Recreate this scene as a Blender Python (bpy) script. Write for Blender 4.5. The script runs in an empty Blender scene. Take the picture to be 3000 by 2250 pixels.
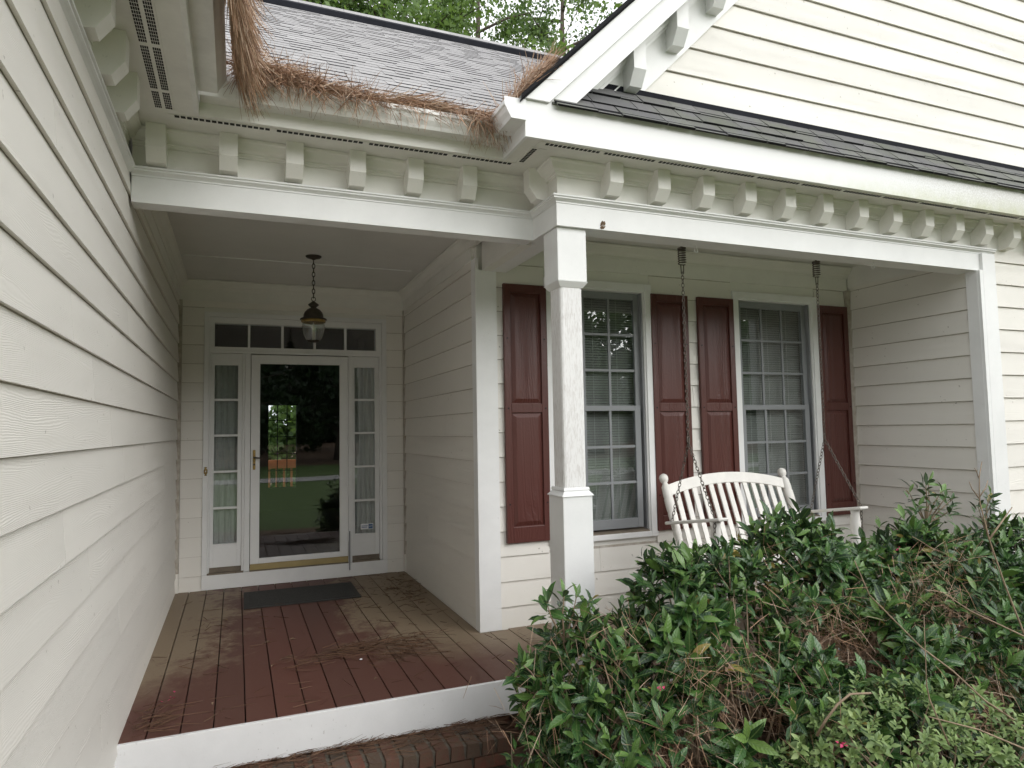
import bpy, math, random
import numpy as np
from mathutils import Vector, Matrix
random.seed(7); RNG = np.random.default_rng(11)
scn = bpy.context.scene; COL = scn.collection
# ------------------------------------------------------------------ camera
cam = bpy.data.cameras.new('camera'); camo = bpy.data.objects.new('camera', cam); COL.objects.link(camo)
cam.sensor_width = 36; cam.lens = 23.751; cam.clip_start = .02; cam.clip_end = 600
Rv, Uv, Fv = Vector((.92613, -.37678, -.01768)), Vector((-.00865, -.06807, .99764)), Vector((.37710, .92380, .06630))
camo.matrix_world = Matrix(((Rv.x, Uv.x, -Fv.x, 0), (Rv.y, Uv.y, -Fv.y, 0), (Rv.z, Uv.z, -Fv.z, 1.4344), (0, 0, 0, 1)))
scn.camera = camo
# ------------------------------------------------------------------ sky, sun, exposure
SUN_EL, SUN_AZ = math.radians(30), math.radians(150)      # azimuth measured clockwise from +y: behind the camera, to the right
w = bpy.data.worlds.new('World'); scn.world = w; w.use_nodes = True
wn = w.node_tree.nodes; wl = w.node_tree.links
bg = wn['Background']; sky = wn.new('ShaderNodeTexSky'); sky.sky_type = 'NISHITA'; sky.sun_disc = False
sky.sun_elevation = SUN_EL; sky.sun_rotation = SUN_AZ; sky.dust_density = 4.0; sky.air_density = 1.0; sky.ozone_density = 1.0
hs = wn.new('ShaderNodeHueSaturation'); hs.inputs['Saturation'].default_value = .12     # overcast: the blue is greyed out
wl.new(sky.outputs[0], hs.inputs['Color']); cm = wn.new('ShaderNodeMix'); cm.data_type = 'RGBA'; cm.inputs[0].default_value = .72; cm.inputs[7].default_value = (7.6, 7.75, 7.95, 1)     # closed cloud deck over the clear sky
wl.new(hs.outputs[0], cm.inputs[6]); wl.new(cm.outputs[2], bg.inputs[0]); bg.inputs[1].default_value = .15
sun = bpy.data.lights.new('sun', 'SUN'); suno = bpy.data.objects.new('sun', sun); COL.objects.link(suno)
sun.energy = .5; sun.angle = math.radians(50); sun.color = (1, .97, .92)
sdir = Vector((math.sin(SUN_AZ) * math.cos(SUN_EL), math.cos(SUN_AZ) * math.cos(SUN_EL), math.sin(SUN_EL)))
suno.rotation_euler = sdir.to_track_quat('Z', 'Y').to_euler()
vs = scn.view_settings; vs.view_transform = 'Standard'; vs.look = 'None'; vs.gamma = 1; vs.use_curve_mapping = False; vs.exposure = .76
scn.cycles.max_bounces = 10; scn.cycles.diffuse_bounces = 6; scn.cycles.transparent_max_bounces = 16
scn.cycles.use_denoising = True
# ------------------------------------------------------------------ helpers
class MB:
    def __init__(s): s.v = []; s.f = []; s.m = []; s.mi = 0
    def add(s, vs, fs):
        o = len(s.v); s.v += [tuple(v) for v in vs]; s.f += [tuple(i + o for i in f) for f in fs]; s.m += [s.mi] * len(fs); return s
    def hexa(s, p): return s.add(p, [(0, 3, 2, 1), (4, 5, 6, 7), (0, 1, 5, 4), (1, 2, 6, 5), (2, 3, 7, 6), (3, 0, 4, 7)])
    def box(s, x0, x1, y0, y1, z0, z1):
        return s.hexa([(x0, y0, z0), (x1, y0, z0), (x1, y1, z0), (x0, y1, z0), (x0, y0, z1), (x1, y0, z1), (x1, y1, z1), (x0, y1, z1)])
    def prism(s, prof, a, b, ax='x'):
        """profile of 2-D points extruded from a to b: ax 'x' -> profile (y,z); 'y' -> (x,z); 'z' -> (x,y)"""
        n = len(prof)
        mk = {'x': lambda t, p: (t, p[0], p[1]), 'y': lambda t, p: (p[0], t, p[1]), 'z': lambda t, p: (p[0], p[1], t)}[ax]
        vs = [mk(a, p) for p in prof] + [mk(b, p) for p in prof]
        return s.add(vs, [tuple(range(n))[::-1], tuple(range(n, 2 * n))] + [(i, (i + 1) % n, n + (i + 1) % n, n + i) for i in range(n)])
    def tube(s, pts, r, n=6, cap=True):
        pts = [Vector(p) for p in pts]; rs = r if isinstance(r, (list, tuple)) else [r] * len(pts)
        o = len(s.v); up = Vector((.13, .31, .94))
        for i, p in enumerate(pts):
            t = (pts[min(i + 1, len(pts) - 1)] - pts[max(i - 1, 0)]).normalized()
            a = t.cross(up)
            if a.length < .1: a = t.cross(Vector((1, 0, 0)))
            a.normalize(); b = t.cross(a)
            for k in range(n):
                q = p + (a * math.cos(2 * math.pi * k / n) + b * math.sin(2 * math.pi * k / n)) * rs[i]; s.v.append(tuple(q))
        nf = 0
        for i in range(len(pts) - 1):
            for k in range(n):
                s.f.append((o + i * n + k, o + i * n + (k + 1) % n, o + (i + 1) * n + (k + 1) % n, o + (i + 1) * n + k)); nf += 1
        if cap:
            s.f.append(tuple(o + k for k in range(n))[::-1]); s.f.append(tuple(o + (len(pts) - 1) * n + k for k in range(n))); nf += 2
        s.m += [s.mi] * nf; return s
    def lathe(s, prof, c=(0, 0, 0), n=20):
        o = len(s.v)
        for r, z in prof:
            for k in range(n): s.v.append((c[0] + r * math.cos(2 * math.pi * k / n), c[1] + r * math.sin(2 * math.pi * k / n), c[2] + z))
        fs = [(o + i * n + k, o + i * n + (k + 1) % n, o + (i + 1) * n + (k + 1) % n, o + (i + 1) * n + k) for i in range(len(prof) - 1) for k in range(n)]
        s.f += fs; s.m += [s.mi] * len(fs); return s
    def ring(s, c, R, r, ax1, ax2, n=12, m=5):
        ax1 = Vector(ax1); ax2 = Vector(ax2); nn = ax1.cross(ax2).normalized(); c = Vector(c); o = len(s.v)
        for i in range(n):
            a = 2 * math.pi * i / n; d = ax1 * math.cos(a) * R[0] + ax2 * math.sin(a) * R[1]; dn = (ax1 * math.cos(a) + ax2 * math.sin(a)).normalized()
            for j in range(m):
                b = 2 * math.pi * j / m; s.v.append(tuple(c + d + (dn * math.cos(b) + nn * math.sin(b)) * r))
        fs = [(o + i * m + j, o + ((i + 1) % n) * m + j, o + ((i + 1) % n) * m + (j + 1) % m, o + i * m + (j + 1) % m) for i in range(n) for j in range(m)]
        s.f += fs; s.m += [s.mi] * len(fs); return s
    def mesh(s, name, mats, smooth=False):
        me = bpy.data.meshes.new(name); me.from_pydata(s.v, [], s.f)
        for m in (mats if isinstance(mats, (list, tuple)) else [mats]): me.materials.append(m)
        if any(s.m): me.polygons.foreach_set('material_index', s.m)
        if smooth: me.shade_smooth()
        me.update(); return me

def link(name, data, parent=None, loc=None, rot=None, kind=None):
    o = bpy.data.objects.new(name, data); COL.objects.link(o)
    if parent: o.parent = parent
    if loc is not None: o.location = loc
    if rot is not None: o.rotation_euler = rot
    if kind: o['kind'] = kind
    return o
def obj(name, mb, mat, parent=None, loc=None, rot=None, smooth=False, bevel=0, kind=None):
    o = link(name, mb.mesh(name, mat, smooth), parent, loc, rot, kind)
    if bevel:
        b = o.modifiers.new('bevel', 'BEVEL'); b.width = bevel; b.segments = 2; b.limit_method = 'ANGLE'
    return o
def tag(o, label, cat, group=None, kind=None):
    o['label'] = label; o['category'] = cat
    if group: o['group'] = group
    if kind: o['kind'] = kind
    return o
def B(*a): return MB().box(*a)
def quads_mesh(name, V, nper, faces_t, mat, smooth=False):
    """V: (N, nper, 3) points; faces_t: face template (lists of indices)"""
    N = V.shape[0]; me = bpy.data.meshes.new(name)
    me.vertices.add(N * nper); me.vertices.foreach_set('co', V.astype(np.float32).ravel())
    loops = np.concatenate([np.array(f) for f in faces_t]); sizes = np.array([len(f) for f in faces_t]); L = len(loops)
    al = (np.arange(N)[:, None] * nper + loops[None, :]).ravel()
    starts = (np.arange(N)[:, None] * L + np.concatenate([[0], np.cumsum(sizes)[:-1]])[None, :]).ravel()
    me.loops.add(N * L); me.loops.foreach_set('vertex_index', al.astype(np.int32))
    me.polygons.add(N * len(sizes)); me.polygons.foreach_set('loop_start', starts.astype(np.int32))
    for m in (mat if isinstance(mat, (list, tuple)) else [mat]): me.materials.append(m)
    me.update(calc_edges=True)
    if smooth: me.shade_smooth()
    return me
# ------------------------------------------------------------------ materials
def nodes(name):
    m = bpy.data.materials.new(name); m.use_nodes = True; nt = m.node_tree; p = nt.nodes['Principled BSDF']
    def N(t, **k):
        n = nt.nodes.new(t)
        for a, b in k.items():
            if a in n.inputs.keys(): n.inputs[a].default_value = b
            else: setattr(n, a, b)
        return n
    return m, nt, p, N, nt.links.new
def math_n(N, L, op, a, b=None, c=None):
    n = N('ShaderNodeMath', operation=op)
    for i, x in enumerate((a, b, c)):
        if x is None: continue
        if isinstance(x, (int, float)): n.inputs[i].default_value = x
        else: L(x, n.inputs[i])
    return n.outputs[0]
def ramp(N, L, fac, stops):
    r = N('ShaderNodeValToRGB'); e = r.color_ramp.elements
    while len(e) < len(stops): e.new(.5)
    for i, (p, c) in enumerate(stops): e[i].position = p; e[i].color = (*c, 1) if len(c) == 3 else c
    L(fac, r.inputs[0]); return r.outputs[0]
def mixc(N, L, fac, a, b, mode='MIX'):
    n = N('ShaderNodeMix', data_type='RGBA', blend_type=mode)
    for i, x in ((0, fac), (6, a), (7, b)):
        if isinstance(x, (int, float)): n.inputs[i].default_value = x
        elif isinstance(x, tuple): n.inputs[i].default_value = (*x, 1)
        else: L(x, n.inputs[i])
    return n.outputs[2]
def noise(N, L, vec, scale, detail=3, rough=.55, dist=0):
    n = N('ShaderNodeTexNoise', Scale=scale, Detail=detail, Roughness=rough, Distortion=dist)
    if vec is not None: L(vec, n.inputs['Vector'])
    return n.outputs['Fac']
def bump(N, L, p, h, strength, dist):
    b = N('ShaderNodeBump', Strength=strength, Distance=dist); L(h, b.inputs['Height']); L(b.outputs[0], p.inputs['Normal'])
def plain(name, col, rough=.5, var=.06, scale=5, bumps=0, bscale=60, metal=0, spec=.5, specks=0, stretch=None, spk=(.70, .745, .5, .72)):
    m, nt, p, N, L = nodes(name)
    tc = N('ShaderNodeTexCoord').outputs['Object']; v = tc
    if stretch: mp = N('ShaderNodeMapping', Scale=stretch); L(tc, mp.inputs[0]); v = mp.outputs[0]
    n = noise(N, L, v, scale, 5, .65)
    c = ramp(N, L, n, [(.25, tuple(x * (1 - var * 1.6) for x in col)), (.75, tuple(min(1, x * (1 + var)) for x in col))])
    if specks:
        sp = ramp(N, L, noise(N, L, tc, 55, 2, .5), [(spk[0], (0, 0, 0)), (spk[1], (1, 1, 1))])
        ar = ramp(N, L, noise(N, L, tc, 2.2, 2, .5), [(spk[2], (0, 0, 0)), (spk[3], (1, 1, 1))])
        c = mixc(N, L, math_n(N, L, 'MULTIPLY', math_n(N, L, 'MULTIPLY', sp, ar), specks), c, (.10, .07, .05))
    L(c, p.inputs['Base Color']); p.inputs['Roughness'].default_value = rough; p.inputs['Metallic'].default_value = metal
    p.inputs['Specular IOR Level'].default_value = spec
    if bumps: bump(N, L, p, noise(N, L, v, bscale, 4, .6), bumps, .003)
    return m
def grain_mat(name, col, rough, k, freq, strength, nx=1.1, nz=9.0, dirt=0.0, vertical=False, bd=.0016):
    """painted boards with an embossed cedar grain along local X (or Z)"""
    m, nt, p, N, L = nodes(name)
    tc = N('ShaderNodeTexCoord').outputs['Object']; oi = N('ShaderNodeObjectInfo').outputs['Random']
    off = N('ShaderNodeCombineXYZ'); a = math_n(N, L, 'MULTIPLY', oi, 91.0)
    for i in range(3): L(a, off.inputs[i])
    ad = N('ShaderNodeVectorMath', operation='ADD'); L(tc, ad.inputs[0]); L(off.outputs[0], ad.inputs[1])
    mp = N('ShaderNodeMapping', Scale=(nz, 2, nx) if vertical else (nx, 2, nz)); L(ad.outputs[0], mp.inputs[0])
    n1 = noise(N, L, mp.outputs[0], 1.0, 1.5, .45)
    sx = N('ShaderNodeSeparateXYZ'); L(tc, sx.inputs[0]); zc = sx.outputs['X' if vertical else 'Z']
    ph = math_n(N, L, 'ADD', math_n(N, L, 'MULTIPLY', n1, k), math_n(N, L, 'MULTIPLY', zc, freq))
    jit = math_n(N, L, 'MULTIPLY', noise(N, L, tc, 38, 2, .5), 2.2)
    s = math_n(N, L, 'SINE', math_n(N, L, 'ADD', ph, jit))
    s2 = math_n(N, L, 'POWER', math_n(N, L, 'ABSOLUTE', s), 2.0)
    mod = noise(N, L, mp.outputs[0], .7, 2, .5)
    h = math_n(N, L, 'MULTIPLY', s2, ramp(N, L, mod, [(.34, (.15,) * 3), (.6, (1, 1, 1))]))
    fine = noise(N, L, tc, 130, 2, .5)
    h = math_n(N, L, 'ADD', h, math_n(N, L, 'MULTIPLY', fine, .25))
    bump(N, L, p, h, strength, bd)
    geo = N('ShaderNodeNewGeometry').outputs['Position']
    big = noise(N, L, geo, 1.6, 4, .6)
    c = ramp(N, L, big, [(.3, tuple(x * .965 for x in col)), (.7, col)])
    hv = math_n(N, L, 'ADD', .965, math_n(N, L, 'MULTIPLY', oi, .07))
    hc = N('ShaderNodeCombineColor')
    for i in range(3): L(hv, hc.inputs[i])
    c = mixc(N, L, 1.0, c, hc.outputs[0], 'MULTIPLY')
    if dirt:  # switches on the painted lap shade as well as the dirt specks
        lap_shade = math_n(N, L, 'MULTIPLY', math_n(N, L, 'GREATER_THAN', zc, .1742), math_n(N, L, 'MULTIPLY_ADD', noise(N, L, geo, 18, 2, .5), .9, .25))   # contact shade under each lap painted in brown, mixed with caught grime
        c = mixc(N, L, lap_shade, c, (.30, .255, .20))
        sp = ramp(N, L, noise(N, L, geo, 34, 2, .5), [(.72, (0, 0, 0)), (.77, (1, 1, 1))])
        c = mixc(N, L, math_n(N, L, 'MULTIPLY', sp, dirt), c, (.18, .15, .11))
    L(c, p.inputs['Base Color']); p.inputs['Roughness'].default_value = rough
    return m
M = {}
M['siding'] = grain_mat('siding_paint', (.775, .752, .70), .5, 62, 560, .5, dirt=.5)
M['trim'] = plain('white_trim_paint', (.80, .805, .80), .45, .05, 3, .12, 90, specks=.35)
M['frieze'] = plain('cream_frieze_paint', (.78, .77, .725), .5, .05, 3, .12, 90, specks=.3)
M['soffit'] = plain('soffit_paint', (.76, .75, .71), .55, .06, 6, .1, 120)
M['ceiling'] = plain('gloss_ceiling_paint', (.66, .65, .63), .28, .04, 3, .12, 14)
M['gutter'] = plain('gutter_enamel', (.76, .755, .73), .35, .10, 7, 0, specks=.6)
M['dark'] = plain('dark_void', (.012, .012, .013), .8)
M['black'] = plain('black_metal', (.012, .012, .014), .8, .2, 8, spec=.2)
M['bronze'] = plain('bronze_metal', (.055, .045, .032), .5, .25, 14, .15, 120, metal=.3)
M['brass'] = plain('aged_brass', (.36, .25, .09), .4, .35, 25, 0, metal=.9)
M['kick'] = plain('brass_kick_strip', (.36, .28, .12), .5, .1, 8)
M['steel'] = plain('weathered_chain_steel', (.16, .14, .12), .5, .35, 30, metal=.5)
M['sash'] = plain('grey_sash_paint', (.235, .245, .255), .4, .04, 4)
M['blind'] = plain('blind_slat', (.31, .305, .285), .5, .05, 3)
M['sheer'] = plain('sheer_curtain', (.52, .51, .49), .9, .08, 8)
M['splash'] = plain('splashed_trim_paint', (.74, .745, .75), .45, .05, 3, .12, 90, specks=.6, spk=(.69, .72, .45, .7))
M['door'] = plain('door_paint', (.76, .765, .76), .4, .04, 4, specks=.15)
M['swing'] = plain('swing_paint', (.76, .74, .695), .5, .07, 9, .15, 60, specks=.2)
M['flash'] = plain('dark_flashing', (.012, .013, .018), .8, .25, 6, spec=.15)
M['sillwood'] = plain('dusty_sill', (.20, .165, .125), .8, .2, 12)
M['mat'] = plain('rubber_mat', (.032, .031, .029), .75, .3, 40, .6, 130)
M['nest'] = plain('mud', (.22, .15, .095), .9, .4, 60, .5, 90)
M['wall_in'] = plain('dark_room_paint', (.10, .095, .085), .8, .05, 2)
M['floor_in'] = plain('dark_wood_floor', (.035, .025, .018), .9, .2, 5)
M['rail'] = plain('orange_stained_wood', (.50, .19, .07), .6, .12, 12)
M['bark'] = plain('tree_bark', (.085, .065, .05), .9, .4, 9, .8, 25, stretch=(4, 4, .7))
M['twig'] = plain('pale_twig_bark', (.30, .22, .15), .8, .25, 20)
M['concrete'] = plain('concrete', (.42, .41, .39), .8, .15, 4, .3, 60)
M['mortar'] = plain('mortar', (.13, .115, .09), .95, .3, 30, .5, 80)
M['pink'] = plain('pink_petal', (.62, .06, .17), .6, .2, 60)
M['deadleaf'] = plain('dead_leaf', (.24, .15, .09), .8, .3, 30)
M['sticker'] = plain('sticker_blue', (.03, .10, .25), .4)
M['sticker_w'] = plain('sticker_white', (.75, .76, .78), .4)
M['bulb'] = plain('candle_tube', (.75, .72, .62), .4)

def fascia_mat():
    """white board with green algae bloom and grey scuffs towards its right end"""
    m, nt, p, N, L = nodes('algae_stained_trim'); g = N('ShaderNodeNewGeometry').outputs['Position']
    sx = N('ShaderNodeSeparateXYZ'); L(g, sx.inputs[0])
    n = noise(N, L, g, 9, 6, .7); n2 = noise(N, L, g, 90, 2, .6)
    low = math_n(N, L, 'MULTIPLY', math_n(N, L, 'SUBTRACT', 3.10, sx.outputs['Z']), 7.5)
    rt = math_n(N, L, 'MULTIPLY', math_n(N, L, 'SUBTRACT', sx.outputs['X'], 2.6), .55)
    f = math_n(N, L, 'MULTIPLY', math_n(N, L, 'MULTIPLY', low, rt), n); f = ramp(N, L, f, [(.10, (0, 0, 0)), (.75, (.75,) * 3)])
    c = mixc(N, L, f, (.80, .805, .80), (.47, .50, .27))
    g2 = ramp(N, L, math_n(N, L, 'MULTIPLY', n2, rt), [(.42, (0, 0, 0)), (.8, (.5,) * 3)])
    c = mixc(N, L, g2, c, (.45, .44, .38)); L(c, p.inputs['Base Color']); p.inputs['Roughness'].default_value = .5; return m
M['fascia'] = fascia_mat()
def weathered():
    m, nt, p, N, L = nodes('weathered_post_paint'); tc = N('ShaderNodeTexCoord').outputs['Object']
    mp = N('ShaderNodeMapping', Scale=(150, 150, 24)); L(tc, mp.inputs[0])
    n = noise(N, L, mp.outputs[0], 1, 4, .6); n2 = noise(N, L, tc, 5, 3, .5)
    f = math_n(N, L, 'MULTIPLY', ramp(N, L, n, [(.46, (0, 0, 0)), (.62, (1, 1, 1))]), ramp(N, L, n2, [(.25, (.2,) * 3), (.65, (.75,) * 3)]))
    L(mixc(N, L, f, (.77, .765, .76), (.58, .555, .535)), p.inputs['Base Color']); p.inputs['Roughness'].default_value = .7
    bump(N, L, p, n, .5, .002); return m
M['post'] = weathered()
M['shutter'] = grain_mat('maroon_vinyl', (.092, .028, .022), .36, 40, 90, 1.0, bd=.0018, nx=.75, nz=9, vertical=True)

def deck_mat():
    m, nt, p, N, L = nodes('maroon_deck_board'); g = N('ShaderNodeNewGeometry').outputs['Position']
    oi = N('ShaderNodeObjectInfo').outputs['Random']
    sx = N('ShaderNodeSeparateXYZ'); L(g, sx.inputs[0]); X, Y = sx.outputs['X'], sx.outputs['Y']
    n = noise(N, L, g, 2.6, 5, .62); n2 = noise(N, L, g, 14, 4, .7); fine = noise(N, L, g, 70, 3, .6)
    away = math_n(N, L, 'ABSOLUTE', math_n(N, L, 'SUBTRACT', X, math_n(N, L, 'MULTIPLY_ADD', Y, .055, .10)))   # distance from the worn walking line
    d = math_n(N, L, 'MULTIPLY', math_n(N, L, 'SUBTRACT', away, .27), 1.35)
    d = math_n(N, L, 'ADD', d, math_n(N, L, 'MULTIPLY', math_n(N, L, 'SUBTRACT', n, .5), 1.5))
    d = math_n(N, L, 'ADD', d, math_n(N, L, 'MULTIPLY', math_n(N, L, 'SUBTRACT', n2, .5), 1.3))
    d = math_n(N, L, 'MULTIPLY', d, math_n(N, L, 'MINIMUM', 1.0, math_n(N, L, 'MAXIMUM', .12, math_n(N, L, 'MULTIPLY', math_n(N, L, 'SUBTRACT', Y, 3.95), .8))))
    f = ramp(N, L, d, [(.10, (.06,) * 3), (.46, (.92,) * 3)])
    red = mixc(N, L, oi, (.105, .035, .026), (.084, .031, .024))
    tan = mixc(N, L, fine, (.20, .152, .100), (.27, .208, .14))
    c = mixc(N, L, f, red, tan)
    sp = ramp(N, L, noise(N, L, g, 120, 2, .5), [(.70, (0, 0, 0)), (.76, (.6,) * 3)]); c = mixc(N, L, sp, c, (.30, .23, .17))
    L(c, p.inputs['Base Color']); p.inputs['Roughness'].default_value = .62; bump(N, L, p, fine, .25, .002); return m
M['deck'] = deck_mat()
def brick_mat():
    m, nt, p, N, L = nodes('old_brick'); tc = N('ShaderNodeTexCoord').outputs['Object']; oi = N('ShaderNodeObjectInfo').outputs['Random']
    c = ramp(N, L, oi, [(0, (.11, .052, .034)), (.3, (.15, .055, .036)), (.55, (.10, .06, .042)), (.8, (.04, .033, .03)), (1, (.20, .062, .038))])
    g = N('ShaderNodeNewGeometry').outputs['Position']
    n = noise(N, L, g, 26, 4, .7); dirt = ramp(N, L, n, [(.38, (0, 0, 0)), (.7, (.85,) * 3)])
    L(mixc(N, L, dirt, c, (.095, .075, .050)), p.inputs['Base Color']); p.inputs['Roughness'].default_value = .9
    bump(N, L, p, noise(N, L, g, 70, 4, .7), .8, .004); return m
M['brick'] = brick_mat()
def shingle_mat(name, cols, algae=0):
    m, nt, p, N, L = nodes(name); geo = N('ShaderNodeNewGeometry'); g = geo.outputs['Position']
    oi = N('ShaderNodeObjectInfo').outputs['Random']; isl = geo.outputs['Random Per Island']
    r = math_n(N, L, 'FRACT', math_n(N, L, 'ADD', math_n(N, L, 'MULTIPLY', oi, 7.31), math_n(N, L, 'MULTIPLY', isl, 5.77)))
    c = ramp(N, L, r, [(i / (len(cols) - 1), q) for i, q in enumerate(cols)])
    gr = noise(N, L, g, 420, 2, .6); c = mixc(N, L, ramp(N, L, gr, [(.4, (0, 0, 0)), (.75, (.4,) * 3)]), c, (.42, .42, .41) if not algae else (.2, .2, .2))
    big = noise(N, L, g, 3.5, 4, .6)
    if algae: c = mixc(N, L, math_n(N, L, 'MULTIPLY', ramp(N, L, big, [(.4, (0, 0, 0)), (.7, (1, 1, 1))]), algae), c, (.15, .17, .10))
    L(c, p.inputs['Base Color']); p.inputs['Roughness'].default_value = .85; bump(N, L, p, gr, .5, .003); return m
M['shingle'] = shingle_mat('pale_grey_shingle', [(.29, .282, .282), (.345, .335, .335), (.315, .305, .305), (.38, .37, .37)])
M['shingle_dark'] = shingle_mat('dark_grey_shingle', [(.095, .095, .098), (.15, .15, .15), (.12, .115, .12), (.19, .19, .185)], .45)
def leaf_mat(name, cols, rough, trans=0, under=None, vein=0):
    m, nt, p, N, L = nodes(name); geo = N('ShaderNodeNewGeometry'); isl = geo.outputs['Random Per Island']
    oi = N('ShaderNodeObjectInfo').outputs['Random']
    r = math_n(N, L, 'FRACT', math_n(N, L, 'ADD', math_n(N, L, 'MULTIPLY', oi, 3.7), isl))
    c = ramp(N, L, r, [(i / (len(cols) - 1), q) for i, q in enumerate(cols)])
    c = mixc(N, L, math_n(N, L, 'MULTIPLY', noise(N, L, geo.outputs['Position'], 30, 2, .5), .3), c, tuple(x * .5 for x in cols[0]))
    if under: c = mixc(N, L, geo.outputs['Backfacing'], c, under)
    if vein:
        at = N('ShaderNodeAttribute', attribute_name='across').outputs['Fac']; al = N('ShaderNodeAttribute', attribute_name='along').outputs['Fac']
        yg = N('ShaderNodeAttribute', attribute_name='young').outputs['Fac']
        c = mixc(N, L, math_n(N, L, 'MAXIMUM', yg, 0.0), c, (.13, .235, .055)); c = mixc(N, L, math_n(N, L, 'MAXIMUM', math_n(N, L, 'MULTIPLY', yg, -.9), 0.0), c, (.30, .22, .06))
        mid = ramp(N, L, math_n(N, L, 'ABSOLUTE', at), [(.05, (.75,) * 3), (.16, (0, 0, 0)), (.88, (0, 0, 0)), (1.0, (.45,) * 3)])
        c = mixc(N, L, mid, c, (.13, .21, .07))
        rib = math_n(N, L, 'SINE', math_n(N, L, 'MULTIPLY_ADD', al, 46.0, math_n(N, L, 'MULTIPLY', math_n(N, L, 'ABSOLUTE', at), -9.0)))
        hgt = math_n(N, L, 'ADD', math_n(N, L, 'MULTIPLY', rib, .3), math_n(N, L, 'MULTIPLY', noise(N, L, geo.outputs['Position'], 120, 2, .5), 1.2)); bump(N, L, p, hgt, .55, .0025)
    L(c, p.inputs['Base Color']); p.inputs['Roughness'].default_value = rough
    if trans:
        t = N('ShaderNodeBsdfTranslucent'); L(mixc(N, L, 1.0, c, (1.0, 1.0, .55), 'MULTIPLY'), t.inputs[0])
        mx = N('ShaderNodeMixShader'); mx.inputs[0].default_value = trans; L(p.outputs[0], mx.inputs[1]); L(t.outputs[0], mx.inputs[2])
        L(mx.outputs[0], nt.nodes['Material Output'].inputs[0])
    return m
M['holly'] = leaf_mat('glossy_holly_leaf', [(.016, .046, .016), (.025, .068, .022), (.036, .095, .028), (.05, .125, .034), (.08, .18, .042), (.17, .28, .07)], .20, .08, (.06, .10, .055), vein=1)
M['azalea'] = leaf_mat('pale_azalea_leaf', [(.14, .22, .075), (.20, .30, .10), (.25, .36, .12), (.33, .43, .16)], .5, .15, (.12, .17, .09))
M['tree1'] = leaf_mat('maple_foliage', [(.12, .21, .065), (.155, .255, .08), (.20, .31, .10)], .55, .5)
M['tree2'] = leaf_mat('oak_foliage', [(.09, .155, .065), (.115, .19, .075), (.15, .23, .09)], .55, .45)
M['tree3'] = leaf_mat('dark_foliage', [(.022, .045, .018), (.03, .065, .022), (.045, .085, .03)], .5, .25)
M['straw'] = leaf_mat('pine_straw', [(.31, .18, .105), (.46, .285, .175), (.38, .22, .13), (.64, .50, .37), (.22, .12, .075), (.54, .38, .26)], .7)
M['straw_old'] = leaf_mat('old_pine_straw', [(.07, .038, .022), (.12, .065, .035), (.17, .09, .05), (.10, .05, .03)], .8)
def glass_mat(name, tint=(.92, .95, .95), boost=2.2, base=.0):
    m, nt, p, N, L = nodes(name); out = nt.nodes['Material Output']
    t = N('ShaderNodeBsdfTransparent'); t.inputs[0].default_value = (*tint, 1); g = N('ShaderNodeBsdfGlossy'); g.inputs['Roughness'].default_value = .0
    gg = N('ShaderNodeNewGeometry'); dt = N('ShaderNodeVectorMath', operation='DOT_PRODUCT'); L(gg.outputs['True Normal'], dt.inputs[0]); L(gg.outputs['Incoming'], dt.inputs[1])
    sch = math_n(N, L, 'POWER', math_n(N, L, 'SUBTRACT', 1.0, math_n(N, L, 'ABSOLUTE', dt.outputs['Value'])), 5.0)
    f = math_n(N, L, 'MULTIPLY', math_n(N, L, 'MULTIPLY_ADD', sch, .96, .04), boost)
    bp_ = N('ShaderNodeBump', Strength=.03, Distance=.01); L(noise(N, L, N('ShaderNodeTexCoord').outputs['Object'], 2.2, 1, .5), bp_.inputs['Height']); L(bp_.outputs[0], g.inputs['Normal'])
    mx = N('ShaderNodeMixShader'); L(f, mx.inputs[0]); L(t.outputs[0], mx.inputs[1]); L(g.outputs[0], mx.inputs[2]); L(mx.outputs[0], out.inputs[0]); return m
M['glass'] = glass_mat('window_glass')
M['lampglass'] = glass_mat('lamp_glass', (.90, .93, .93), 4.0)
def ground_mat():
    m, nt, p, N, L = nodes('lawn_and_mulch'); g = N('ShaderNodeNewGeometry').outputs['Position']; sx = N('ShaderNodeSeparateXYZ'); L(g, sx.inputs[0])
    n = noise(N, L, g, .5, 5, .6); f = noise(N, L, g, 45, 3, .7)
    grass = mixc(N, L, f, (.055, .105, .03), (.15, .215, .06)); mul = mixc(N, L, f, (.09, .055, .035), (.22, .14, .09))
    near = math_n(N, L, 'GREATER_THAN', math_n(N, L, 'ADD', sx.outputs['Y'], math_n(N, L, 'MULTIPLY', n, 1.2)), .6)
    far = math_n(N, L, 'LESS_THAN', math_n(N, L, 'ADD', sx.outputs['Y'], math_n(N, L, 'MULTIPLY', n, 6)), -22)
    L(mixc(N, L, math_n(N, L, 'MAXIMUM', near, far), grass, mul), p.inputs['Base Color']); p.inputs['Roughness'].default_value = .95
    bump(N, L, p, f, 1, .03); return m
M['ground'] = ground_mat()
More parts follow.
